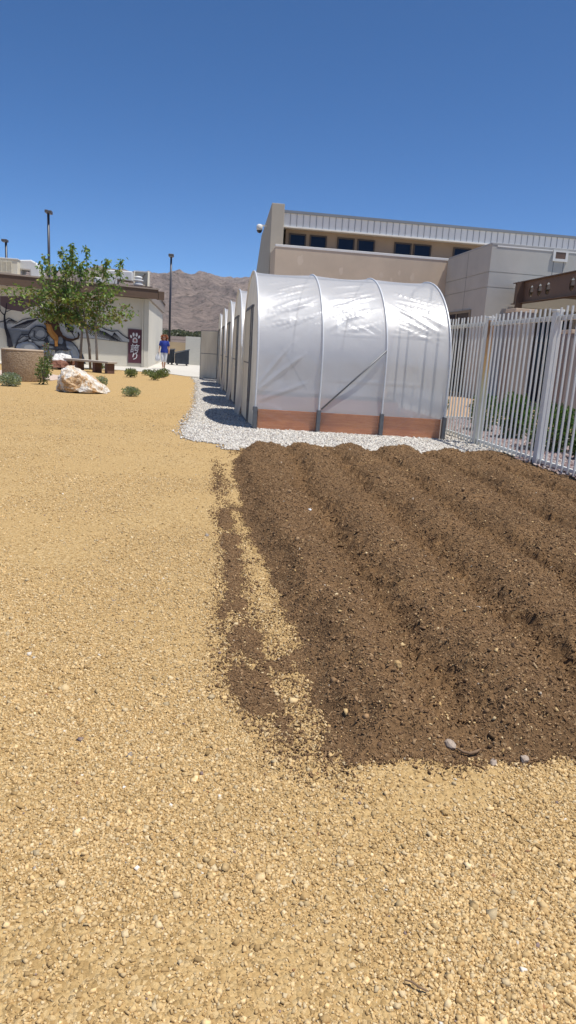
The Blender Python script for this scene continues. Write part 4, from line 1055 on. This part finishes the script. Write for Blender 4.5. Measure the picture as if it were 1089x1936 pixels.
mb = MB(); mb.box(x0-.02, x1+.02, 41.2, 41.38, zt2-.018, zt2+.04); mb.build('top_flange', M_acwhite, hd)
rv = AY(261, 540, 39.6)
vt = empty('roof_vent', (rv.x, 39.75, RZ), 'round white ribbed vent cap on the roof corner', 'vent')
k_ = .95
mb = MB(); mb.lathe((rv.x, 39.75, RZ), [(.22*k_, 0), (.22*k_, .12), (.27*k_, .14), (.27*k_, .2), (.2*k_, .22), (.2*k_, .32), (.28*k_, .34), (.28*k_, .4), (.19*k_, .42), (.19*k_, .48), (.24*k_, .5), (.2*k_, .57), (.08*k_, .6)], 24); mb.build('cap_rings', M_acwhite, vt, True)

# ------------------------------------------------------------------ light poles
def pole(px, ytop, Y, r_, heads, label):
    t = AY(px, ytop, Y); base = Vector((t.x, t.y, 0))
    o = empty('light_pole', base, label, 'light pole', 'parking lot light poles')
    mb = MB(); mb.box(base.x-.3, base.x+.3, Y-.3, Y+.3, 0, .6); mb.build('footing', M_conc, o, bevel=.03)
    mb = MB(); mb.tube([(base.x, Y, .6), (base.x, Y, t.z)], [r_, r_*.85], 10); mb.build('mast', M_black, o, True)
    for (a, b_, yy, hh) in heads:
        l = AY(a, yy, Y); r2 = AY(b_, yy, Y); h_ = hh*Y/F
        mb = MB(); mb.box(l.x, r2.x, Y-.35, Y+.35, l.z-h_, l.z)
        mb.build('lamp_head', simple('lamp_head', (.10, .09, .085), .5, .1, 3), o, bevel=.03)
        mb = MB(); mb.box(l.x+.05, r2.x-.05, Y-.3, Y+.3, l.z-h_-.03, l.z-h_-.002); mb.build('lens', simple('lens', (.4, .4, .4), .2, .05, 3), o)
pole(323.8, 484, 58, .09, [(318.8, 328.8, 480.3, 4)], 'tall dark light pole beside the walking woman')
pole(91.3, 400, 70, .13, [(85.5, 91.5, 397, 4.5), (92.5, 98.5, 398.5, 4.8)], 'tallest light pole with two lamp heads, rising behind the tree')
pole(11.2, 456, 70, .12, [(4, 14.5, 452.3, 3.8)], 'short looking light pole above the louvred cooler at the left edge')

# ------------------------------------------------------------------ far wall, dumpster, enclosure
mb = MB(); a = AY(349.8, 690, 52); b_ = AY(391, 690, 52); zt = AY(370, 637, 52).z
for k in range(10): mb.box(a.x, b_.x+1.2, 52, 52.2, .2*k+.004, .2*(k+1))
o = mb.build('block_wall', M_wwall, bevel=.006); tag(o, 'pale block wall beyond the dumpster, left of the greenhouses', 'wall')
pg = AY(387, 650, 51.5)
mb = MB(); mb.box(pg.x-.06, pg.x+.06, 51.4, 51.52, 0, 1.9); o = mb.build('gate_post', M_steel, bevel=.01); tag(o, 'grey gate post in front of the pale block wall', 'post')
mb = MB(); a2 = AY(316, 645, 57); mb.box(a2.x-3.5, AY(352, 645, 57).x, 57, 57.2, 0, AY(335, 647, 57).z)
o = mb.build('low_wall', simple('tan_wall', (.40, .31, .20), .95, .1, 1)); tag(o, 'low tan enclosure wall behind the dumpster', 'wall')
M_lid = simple('dumpster_lid', (.10, .12, .15), .5, .25, 3, bs=.1)
def dumpster(px0, px1, ytopl, ytopr, Y, label, D=1.3):
    a = AY(px0, 680, Y); b_ = AY(px1, 680, Y); zl = AY(px0, ytopl, Y).z; zr = AY(px1, ytopr, Y).z
    o = empty('dumpster', (a.x, Y, 0), label, 'dumpster', 'dumpsters by the far wall')
    mb = MB(); zm = min(zl, zr)-.12
    mb.prism([(a.x, Y, .12), (b_.x, Y, .12), (b_.x, Y, zr-.1), (a.x, Y, zl-.1)], (0, D, 0)); mb.build('bin', M_dump, o, bevel=.02)
    mb = MB(); mb.prism([(a.x-.05, Y-.06, zl-.09), (b_.x+.05, Y-.06, zr-.09), (b_.x+.05, Y-.06, zr-.02), (a.x-.05, Y-.06, zl-.02)], (0, D+.1, 0)); mb.build('lid', M_lid, o)
    mb = MB()
    for k in range(3):
        xx = a.x+(b_.x-a.x)*(.15+.35*k); mb.box(xx-.03, xx+.03, Y-.05, Y-.003, .2, zm)
    mb.box(a.x, b_.x, Y-.075, Y-.053, zm*.55, zm*.62); mb.build('rib', M_dump, o)
    for sx in (a.x+.15, b_.x-.15):
        mb = MB(); mb.box(sx-.06, sx+.06, Y+.05, Y+.15, 0.0, .119); mb.build('caster', M_black, o)
dumpster(330.5, 357, 665, 659.5, 48.5, 'large dark blue dumpster with sloped lid beside the pale wall')
dumpster(314, 329, 659, 658.5, 49.8, 'smaller dark dumpster behind the walking woman')

# ------------------------------------------------------------------ planter, bench, table
pp = G(37, 721.5); pc_ = Vector((pp.x-.03, pp.y+.57, 0))
pl = empty('concrete_planter', pc_, 'round exposed aggregate concrete planter behind the silvery shrub', 'planter')
mb = MB(); mb.lathe(pc_, [(.562, 0), (.570, .02), (.574, .82), (.568, .838)], 56); mb.build('drum', M_agg, pl, True)
mb = MB(); mb.lathe(pc_, [(.570, .839), (.578, .85), (.578, .885), (.562, .895), (.50, .895), (.485, .88), (.48, .82), (.0, .80)], 56); mb.build('rim', M_aggtop, pl, True)

bn = empty('garden_bench', (-3.9, 29.5, 0), 'curved concrete bench on dark red legs under the tree', 'bench')
bpx = [(124, 684.5, 31.5), (150, 683.3, 31.0), (185, 683.6, 30.4), (222, 685.2, 29.6)]
C = [AY(*q) for q in bpx]; out = []; inn = []
for i, p in enumerate(C):
    d = (C[min(i+1, 3)]-C[max(0, i-1)]); d.z = 0; d.normalize(); n_ = Vector((d.y, -d.x, 0)); out.append(p); inn.append(p+n_*.5)
mb = MB(); poly = [(p.x, p.y, .40) for p in out]+[(p.x, p.y, .40) for p in inn[::-1]]
mb.prism(poly, (0, 0, .085)); mb.build('seat', M_benchtop, bn, bevel=.015)
for q in [(.08, .45), (1.25, .5), (2.2, .45), (2.85, .5)]:
    f_ = q[0]; i = min(int(f_), 2); t = f_-i; a = out[i].lerp(out[i+1], t); c2 = inn[i].lerp(inn[i+1], t); d = (c2-a)
    a = a+d*.12; c2 = c2-d*.12; mb = MB(); mb.bar((a.x, a.y, .2), (c2.x, c2.y, .2), .16, .398); mb.build('leg', M_benchleg, bn, bevel=.01)

tb = empty('picnic_table', (-6.2, 34, 0), 'dark topped picnic table on pale legs by the mural wall', 'table')
a = AY(86, 656, 33); b_ = AY(132, 659, 33)
mb = MB(); mb.box(a.x, b_.x, 32.6, 33.4, a.z-.1, a.z-.04); mb.build('table_top', M_black, tb, bevel=.01)
for px in (101, 122, 127):
    xx = AY(px, 665, 33).x; mb = MB(); mb.box(xx-.05, xx+.05, 32.9, 33.1, 0, a.z-.102); mb.build('leg', M_steel, tb)
mb = MB(); mb.box(a.x+.1, b_.x+.5, 32.1, 32.35, .40, .45); mb.build('seat', M_black, tb)
for px in (102, 146):
    xx = AY(px, 676, 32.2).x; mb = MB(); mb.box(xx-.04, xx+.04, 32.18, 32.26, 0, .398); mb.build('leg', M_steel, tb)

# ------------------------------------------------------------------ plants
def leaves(name, P, D, size, cols, parent, wid=.45, fold=.25):
    """P leaf base points, D leaf directions; each leaf a folded pointed blade of 4 triangles"""
    n = len(P); D = D/np.linalg.norm(D, axis=1)[:, None]
    rnd = rng.normal(size=(n, 3)); S = np.cross(D, rnd); S /= np.linalg.norm(S, axis=1)[:, None]; U = np.cross(S, D)
    L = size[:, None]; W = L*wid*.5
    v = np.stack([P, P+D*L*.45+S*W+U*L*fold*.3, P+D*L*.5, P+D*L*.45-S*W+U*L*fold*.3, P+D*L-U*L*.15], 1)
    idx = (np.array([(0, 1, 2), (0, 2, 3), (1, 4, 2), (2, 4, 3)])[None]+5*np.arange(n)[:, None, None]).reshape(-1, 3)
    off = np.array(world_off(parent)) if parent else 0
    return npmesh(name, (v-off).reshape(-1, 3), idx, M_leaf, parent, False, np.repeat(cols, 5, 0))
TY = 32.6
tr = empty('tree', (-4.75, TY, 0), 'leafy green multi stemmed tree in front of the mural', 'tree')
base_px = {0: (152, 700), 1: (171, 700), 2: (184, 700)}
Zt = lambda x, y: (x*270/1089, 440+y*270/1089)
trunks = [[(610, 1005), (618, 860), (628, 720), (600, 600), (560, 500)], [(690, 1005), (680, 860), (655, 720), (640, 620), (620, 520)], [(742, 1005), (735, 850), (728, 740), (735, 640), (760, 540)]]
TB = []
for i, tk in enumerate(trunks):
    P = [AY(*Zt(*q), TY+(i-1)*.25) for q in tk]; P[0].z = -.05
    P = [P[0]]+P[1:]
    mb = MB(); mb.tube(P, [.062, .055, .048, .036, .024], 9); mb.build('trunk', M_bark if i < 2 else M_stake, tr, True); TB.append(P)
tips = [((340, 170), .5), ((300, 215), .2), ((470, 110), .6), ((545, 85), 1.), ((575, 160), .3), ((660, 110), .5), ((815, 200), .9), ((930, 205), .6), ((950, 350), .5), ((1020, 600), .6), ((970, 560), .5), ((900, 630), .4),
        ((10, 435), .7), ((90, 500), .6), ((180, 570), .6), ((230, 600), .5), ((310, 640), .5), ((120, 430), .5), ((400, 250), .6), ((500, 260), .8), ((720, 260), .6), ((640, 300), .6), ((420, 640), .6), ((520, 640), .5), ((340, 420), .8), ((820, 520), .6), ((800, 640), .3), ((620, 690), .4), ((740, 720), .4), ((860, 420), .5), ((300, 330), .5), ((460, 480), .9), ((560, 380), .9), ((680, 460), .9), ((380, 540), .9), ((560, 560), .8), ((700, 600), .6), ((760, 380), .6), ((450, 330), .8), ((330, 560), .7), ((250, 480), .6), ((620, 220), .4), ((480, 560), .8), ((640, 560), .7), ((780, 470), .6), ((530, 180), .5), ((420, 400), .8), ((520, 460), .9), ((600, 480), .9), ((200, 440), .5), ((840, 300), .4), ((600, 620), .5), ((700, 540), .6), ((500, 600), .6), ((400, 480), .8), ((300, 500), .6)]
LP, LD, LC = [], [], []
mbb = MB()
for (q, dn2) in tips:
    tip = AY(*Zt(*q), TY+random.uniform(-.9, .9)); k = min(range(3), key=lambda i: abs(trunks[i][3][0]-q[0])+random.uniform(0, 90))
    st = TB[k][2 if q[1] > 480 else random.choice((3, 4))]
    if q[1] < 300: st = AY(*Zt(q[0]*.82+105, 400), TY)
    mid = st.lerp(tip, .5)+Vector((random.uniform(-.1, .1), random.uniform(-.2, .2), .18 if q[1] > 380 else .0))
    path_ = [st.lerp(mid, a/4)*(1-a/4*0) for a in range(4)]; pts = []
    for a in range(11):
        t = a/10; pts.append(st*(1-t)**2+mid*2*t*(1-t)+tip*t*t)
    mbb.tube(pts[::2]+[pts[-1]], [.018-.0028*i for i in range(len(pts[::2])+1)], 5)
    nl = int(104*dn2)+22
    for _ in range(nl):
        t = 1-(random.random()**1.15)*.62; i = min(9, int(t*10)); c = pts[i].lerp(pts[i+1], t*10-i)
        sp_ = (.075 if q[1] < 260 else .19)*(1.15-t*.45)
        LP.append(c+Vector((random.gauss(0, sp_), random.gauss(0, sp_*1.2), random.gauss(0, sp_*.85))))
        LD.append((random.gauss(0, .7), random.gauss(0, .7), random.gauss(-.55, .5)))
mbb.build('branches', M_bark, tr, True)
P = np.array([tuple(p) for p in LP]); D = np.array(LD); n = len(P)
cols = pickcol([(.12, .20, .045), (.16, .25, .055), (.09, .15, .035), (.23, .29, .08), (.28, .29, .09), (.13, .21, .055)], n, .2)
yel = (P[:, 2] < 3.2) & (rng.random(n) < .28); cols[yel] = pickcol([(.20, .16, .05), (.17, .17, .05), (.16, .12, .05)], yel.sum(), .2)
leaves('crown', P, D, rng.uniform(.13, .22, n), cols, tr, .5)

def shrub(px, py, w_, h_, nl, size, pal, label, cat='shrub', group=None, name='shrub', shape=1., up=.6, Yf=None, stems=7, cx_=0, twigcol=None):
    g_ = G(px, py) if Yf is None else AY(px, py, Yf); base = Vector((g_.x, g_.y+.0, 0))
    o = empty(name, base, label, cat, group); mb = MB(); r_ = random.Random(int(px*7+py))
    ends = []
    for k in range(stems):
        a = r_.uniform(0, 6.28); rr = r_.uniform(.3, 1)*w_/2; e = base+Vector((rr*math.cos(a)+cx_, rr*math.sin(a), h_*r_.uniform(.6, 1)))
        mid = base.lerp(e, .5)+Vector((0, 0, h_*.1)); mb.tube([base, mid, e], [.012*h_+.004, .008*h_+.003, .003], 5); ends += [mid, e, base.lerp(e, .75)]
    mb.build('stems', M_bark, o)
    u = rng.normal(size=(nl, 3)); u /= np.linalg.norm(u, axis=1)[:, None]; rad = rng.random(nl)**.45
    lump = .75+.5*fbm(u[:, 0]*1.8+px, u[:, 2]*1.8+u[:, 1]*1.3, 3)
    P = u*(rad*lump)[:, None]*np.array([w_/2, w_/2, h_/2])+np.array([base.x+cx_, base.y, h_*.5])
    P[:, 2] = np.clip(P[:, 2], .02, None)
    D = u*.7+rng.normal(size=(nl, 3))*.5; D[:, 2] += up
    leaves('foliage', P, D, rng.uniform(.7, 1.2, nl)*size, pickcol(pal, nl, .2), o, .5)
    return o
SIL = [(.26, .30, .22), (.32, .36, .27), (.20, .25, .17), (.36, .38, .30)]
GRN = [(.10, .15, .045), (.14, .19, .06), (.07, .11, .035), (.18, .21, .08)]
OLV = [(.17, .20, .09), (.22, .25, .12), (.12, .15, .07), (.26, .27, .15)]
shrub(20, 730, .56, .32, 1700, .05, SIL, 'silvery grey green shrub in front of the concrete planter')
shrub(83, 727, .44, .74, 520, .075, GRN, 'dark leafy bush between the planter and the quartz boulder', up=.3, shape=1)
shrub(88, 716, .36, 1.1, 420, .075, [(.10, .13, .05), (.16, .2, .1), (.2, .11, .07), (.08, .11, .04)], 'loose taller bush leaning behind the dark leafy bush', up=.5)
shrub(248, 749.5, .40, .22, 1100, .04, SIL[:3]+OLV[:2], 'low grey green tuft right of the quartz boulder')
shrub(192, 731, .36, .30, 700, .045, SIL, 'pale tuft just behind the right end of the quartz boulder')
YG = 'small green plants along the concrete path'
shrub(247.5, 713.5, .44, .32, 700, .07, OLV, 'small green plant below the maroon sign', group=YG, up=.9)
shrub(279, 710, .50, .22, 420, .07, OLV, 'low sparse plant left of the pair of green plants', group=YG, up=.9)
shrub(293.5, 719, .42, .34, 420, .08, GRN+OLV, 'nearer left plant of the pair before the walking woman', group=YG, up=1.1)
shrub(308.5, 714.5, .46, .34, 420, .08, GRN+OLV, 'right plant of the pair at the feet of the walking woman', group=YG, up=1.1)
shrub(190, 699, .5, .25, 350, .07, OLV, 'small plant under the curved bench', group=YG, up=.8)
HG = [(.06, .12, .03), (.085, .15, .035), (.045, .085, .025), (.13, .19, .05)]
FG = 'green shrubs behind the picket fence'
def fshrub(x, y, w_, h_, label, n_=2600): 
    o = shrub(0, 0, w_, h_, n_, .05, HG, label, group=FG) if False else None
    g_ = Vector((x, y, 0)); o = empty('shrub', g_, label, 'shrub', FG); mb = MB()
    for k in range(9):
        a = k*.7; e = g_+Vector((w_*.35*math.cos(a), w_*.35*math.sin(a), h_*.8)); mb.tube([g_, e], [.012, .004], 5)
    mb.build('stems', M_bark, o)
    u = rng.normal(size=(n_, 3)); u /= np.linalg.norm(u, axis=1)[:, None]; rad = rng.random(n_)**.4
    lump = .7+.6*fbm(u[:, 0]*2.2+x*3, u[:, 2]*2.2+u[:, 1]*1.7, 3)
    P = u*(rad*lump)[:, None]*np.array([w_/2, w_/2, h_/2])+np.array([x, y, h_*.52]); P[:, 2] = np.clip(P[:, 2], .03, None)
    leaves('foliage', P, u+rng.normal(size=(n_, 3))*.5+[0, 0, .4], rng.uniform(.035, .065, n_), pickcol(HG, n_, .2), o, .6)
fshrub(5.45, 12.6, .55, .72, 'dark shrub behind the farther fence post', 1800)
fshrub(5.50, 11.45, .50, .80, 'upright dark shrub just right of the farther fence post', 3000)
fshrub(5.42, 9.95, .82, .74, 'broad dark shrub left of the nearer fence post', 3600)
fshrub(5.45, 9.0, .40, .36, 'low green shrub right of the nearer fence post', 2200)
fshrub(5.25, 14.6, .4, .7, 'small shrub at the greenhouse corner behind the fence', 1200)
# far band of trees at the foot of the mountain
n = 16000
xw = rng.uniform(-75, 30, n); hw = .8+5.2*np.clip(fbm(xw/5+4, xw*0+2, 3)-.15, 0, 1)*np.interp(xw, [-75, -24, -16, 0, 30], [1.0, .95, .7, .4, .35]); yw = 262+rng.normal(0, 5, n)
P = np.stack([xw, yw, mz(xw, yw)+rng.random(n)**.7*hw], -1)
wood = leaves('distant_trees', P, rng.normal(size=(n, 3))+[0, 0, .3], rng.uniform(.45, 1.0, n), pickcol([(.10, .11, .065), (.13, .14, .085), (.08, .09, .055)], n, .15), None, .9)  # leaf colours lightened to paint in distance haze
tag(wood, 'dark green band of far trees at the mountain foot', None, kind='stuff')

# ------------------------------------------------------------------ the walking woman
def person():
    base = Vector((-1.58, 38.85, .02))
    o = empty('person', base, 'person with curly red hair, blue shirt and white cropped trousers walking on the path', 'person')
    H = 1.0
    J = {'pel': (0, 0, .93), 'bel': (0, .01, 1.05), 'che': (0, .0, 1.25), 'nec': (0, .0, 1.44), 'nk2': (0, -.01, 1.50), 'hd': (0, -.02, 1.60), 'hd2': (0, -.01, 1.69),
         'shl': (-.17, 0, 1.40), 'ell': (-.24, .02, 1.13), 'wrl': (-.27, -.06, .90), 'shr': (.17, 0, 1.40), 'elr': (.25, .02, 1.13), 'wrr': (.25, -.08, .90),
         'hpl': (-.09, 0, .88), 'knl': (-.09, -.06, .50), 'anl': (-.05, .03, .09), 'tol': (-.05, -.12, .03), 'hpr': (.09, 0, .88), 'knr': (.07, .0, .49), 'anr': (.03, .12, .12), 'tor': (.03, -.02, .03)}
    Rd = {'pel': .13, 'bel': .115, 'che': .125, 'nec': .055, 'nk2': .048, 'hd': .085, 'hd2': .075, 'shl': .06, 'ell': .042, 'wrl': .026, 'shr': .06, 'elr': .042, 'wrr': .026,
          'hpl': .085, 'knl': .06, 'anl': .036, 'tol': .03, 'hpr': .085, 'knr': .06, 'anr': .036, 'tor': .03}
    E_ = [('pel', 'bel'), ('bel', 'che'), ('che', 'nec'), ('nec', 'nk2'), ('nk2', 'hd'), ('hd', 'hd2'), ('che', 'shl'), ('shl', 'ell'), ('ell', 'wrl'), ('che', 'shr'), ('shr', 'elr'), ('elr', 'wrr'), ('pel', 'hpl'), ('hpl', 'knl'), ('knl', 'anl'), ('anl', 'tol'), ('pel', 'hpr'), ('hpr', 'knr'), ('knr', 'anr'), ('anr', 'tor')]
    for s_, wn in ((-1, 'wrl'), (1, 'wrr')):
        w_ = Vector(J[wn]); pn_ = 'pa'+wn; J[pn_] = tuple(w_+Vector((0, -.02, -.06))); Rd[pn_] = .026; E_.append((wn, pn_))
        for k in range(4):
            a = Vector(J[pn_]); f1 = 'f%d1%s' % (k, wn); f2 = 'f%d2%s' % (k, wn); L_ = (.030, .038, .035, .026)[k]
            J[f1] = tuple(a+Vector((0, (k-1.5)*.018, -.035))); J[f2] = tuple(a+Vector((-s_*.01, (k-1.5)*.02-.008, -.035-L_))); Rd[f1] = .009; Rd[f2] = .007; E_ += [(pn_, f1), (f1, f2)]
        t1 = 't1'+wn; t2 = 't2'+wn; J[t1] = tuple(w_+Vector((-s_*.01, -.045, -.045))); J[t2] = tuple(w_+Vector((-s_*.015, -.06, -.08))); Rd[t1] = .011; Rd[t2] = .008; E_ += [(wn, t1), (t1, t2)]
    names = list(J); me = bpy.data.meshes.new('body'); me.from_pydata([J[k] for k in names], [(names.index(a), names.index(b_)) for a, b_ in E_], [])
    ob = bpy.data.objects.new('body', me); COL.objects.link(ob)
    sk_ = ob.modifiers.new('skin', 'SKIN'); sk_.use_smooth_shade = True
    for i, k in enumerate(names):
        me.skin_vertices[0].data[i].radius = (Rd[k], Rd[k]); me.skin_vertices[0].data[i].use_root = (k == 'pel')
    ss = ob.modifiers.new('sub', 'SUBSURF'); ss.levels = 2; ss.render_levels = 2
    dg = bpy.context.evaluated_depsgraph_get(); dg.update(); m2_ = bpy.data.meshes.new_from_object(ob.evaluated_get(dg)); bpy.data.objects.remove(ob)
    M_skin = simple('skin', (.52, .28, .18), .6, .06, 8, bs=0); m2_.materials.clear()
    b_ = link_mesh('body', m2_, M_skin, o, True)
    # clothes
    def loft(name, rings, mat, n_=20):
        mb = MB()
        for (c, rx, ry) in rings:
            for k in range(n_):
                a = 2*math.pi*k/n_; wob = 1+.05*math.sin(3*a+c[2]*20); mb.v.append((c[0]+rx*wob*math.cos(a), c[1]+ry*wob*math.sin(a), c[2]))
        for i in range(len(rings)-1):
            for k in range(n_): k2 = (k+1) % n_; mb.f.append((i*n_+k, i*n_+k2, (i+1)*n_+k2, (i+1)*n_+k)); mb.m.append(0); mb.c.append((1, 1, 1))
        return mb
    M_blue = simple('blue_cloth', (.012, .035, .26), .8, .2, 14, bs=.4, bscale=25, bd=.01); M_wh = simple('white_cloth', (.66, .67, .70), .85, .08, 10, bs=.4, bscale=20, bd=.01)
    mb = loft('s', [((0, 0, .84), .195, .145), ((0, 0, .95), .19, .145), ((0, 0, 1.08), .165, .13), ((0, 0, 1.22), .185, .145), ((0, 0, 1.33), .20, .14), ((0, 0, 1.42), .17, .11), ((0, 0, 1.465), .09, .075)], M_blue)
    for s_, a, c in ((-1, 'shl', 'ell'), (1, 'shr', 'elr')):
        A_ = Vector(J[a]); B_ = Vector(J[c]); mb.tube([A_+Vector((-s_*.04, 0, .01)), A_, A_.lerp(B_, .5), A_.lerp(B_, .78)], [.06, .078, .07, .072], 14)
    mb.build('shirt', M_blue, o, True, local=True)
    mb = MB()
    for a, c, e in (('hpl', 'knl', 'anl'), ('hpr', 'knr', 'anr')):
        A_ = Vector(J[a]); B_ = Vector(J[c]); C_ = Vector(J[e]); mb.tube([A_+Vector((-A_.x*.3, 0, .03)), A_, A_.lerp(B_, .5), B_, B_.lerp(C_, .28)], [.085, .098, .090, .076, .072], 16)
    mb.build('trousers', M_wh, o, True, local=True)
    for a, t in (('anl', 'tol'), ('anr', 'tor')):
        A_ = Vector(J[a]); T_ = Vector(J[t]); mb = MB(); mb.tube([(A_.x, A_.y+.05, max(0.012, T_.z-.02)), (A_.x, (A_.y+T_.y)/2, max(.012, T_.z-.02)), (T_.x, T_.y-.04, max(.012, T_.z-.02))], [.03, .036, .03], 10); mb.build('sandal', simple('sandal', (.16, .09, .06), .7, .1, 5), o, True, local=True)
    # curly hair: many small lobes round the head
    bm = bmesh.new()
    r_ = random.Random(3)
    for k in range(170):
        a = r_.uniform(0, 6.28); zz = r_.uniform(-.16, .15); rr = .115*math.sqrt(max(.1, 1-(zz/.2)**2))*r_.uniform(.75, 1.2)
        x = rr*math.cos(a); y = rr*math.sin(a)*.95+.03
        if y < -.03 and abs(x) < .07 and zz < .06: continue
        q = bmesh.ops.create_icosphere(bm, subdivisions=2, radius=r_.uniform(.022, .04), matrix=Matrix.Translation((x*1.42, y, 1.60+zz)))
    me = bpy.data.meshes.new('hair'); bm.to_mesh(me); bm.free(); link_mesh('hair', me, simple('red_hair', (.27, .085, .03), .7, .4, 30, bs=.8, bscale=90, bd=.01), o, True)
    mb = MB(); mb.box(-.06, -.008, -.118, -.098, 1.60, 1.635); mb.box(.008, .06, -.118, -.098, 1.60, 1.635); mb.box(-.008, .008, -.115, -.1, 1.618, 1.628); mb.build('sunglasses', M_black, o, local=True, bevel=.004)
    mb = MB(); mb.tube([(0, -.098, 1.61), (0, -.118, 1.578), (0, -.10, 1.565)], [.009, .015, .008], 8); mb.build('nose', M_skin, o, True, local=True)
    mb = MB(); mb.box(-.025, .025, -.098, -.085, 1.535, 1.545); mb.build('mouth', simple('lips', (.35, .09, .08), .6, .05, 5), o, local=True, bevel=.003)
    o.rotation_euler = (0, 0, R(4)); o.scale = (1, 1, 1.02)
    # bag
    bgo = empty('carrier_bag', base+Vector((-.34, -.02, .40)), 'crumpled white bag held at the walking woman\'s side', 'bag')
    mb = loft('b', [((0, 0, 0), .05, .04), ((0, 0, .05), .12, .07), ((.01, 0, .15), .135, .085), ((0, 0, .27), .10, .06), ((.0, 0, .36), .05, .03), ((.03, 0, .44), .02, .012)], M_wh)
    mb.build('bag_body', M_wh, bgo, True, local=True)
    mb = MB(); mb.tube([(.03, .0, .43), (.05, -.03, .48), (.06, -.05, .44)], .006, 6); mb.build('handle', M_wh, bgo, True, local=True)
    return o
person()

# ------------------------------------------------------------------ thin desert haze
hz = MB(); hz.box(-2450, 3550, -600, 3050, -1.6, 420)
mt = bpy.data.materials.new('haze_air'); mt.use_nodes = True; nt = mt.node_tree; nt.nodes.clear()
pv = nd(nt, 'ShaderNodeVolumePrincipled', Density=.00006); pv.inputs['Color'].default_value = (.86, .88, .95, 1); pv.inputs['Anisotropy'].default_value = .2
ou = nt.nodes.new('ShaderNodeOutputMaterial'); nt.links.new(pv.outputs[0], ou.inputs['Volume'])
ho = hz.build('haze', mt); tag(ho, 'thin pale air over the desert', None, kind='stuff')
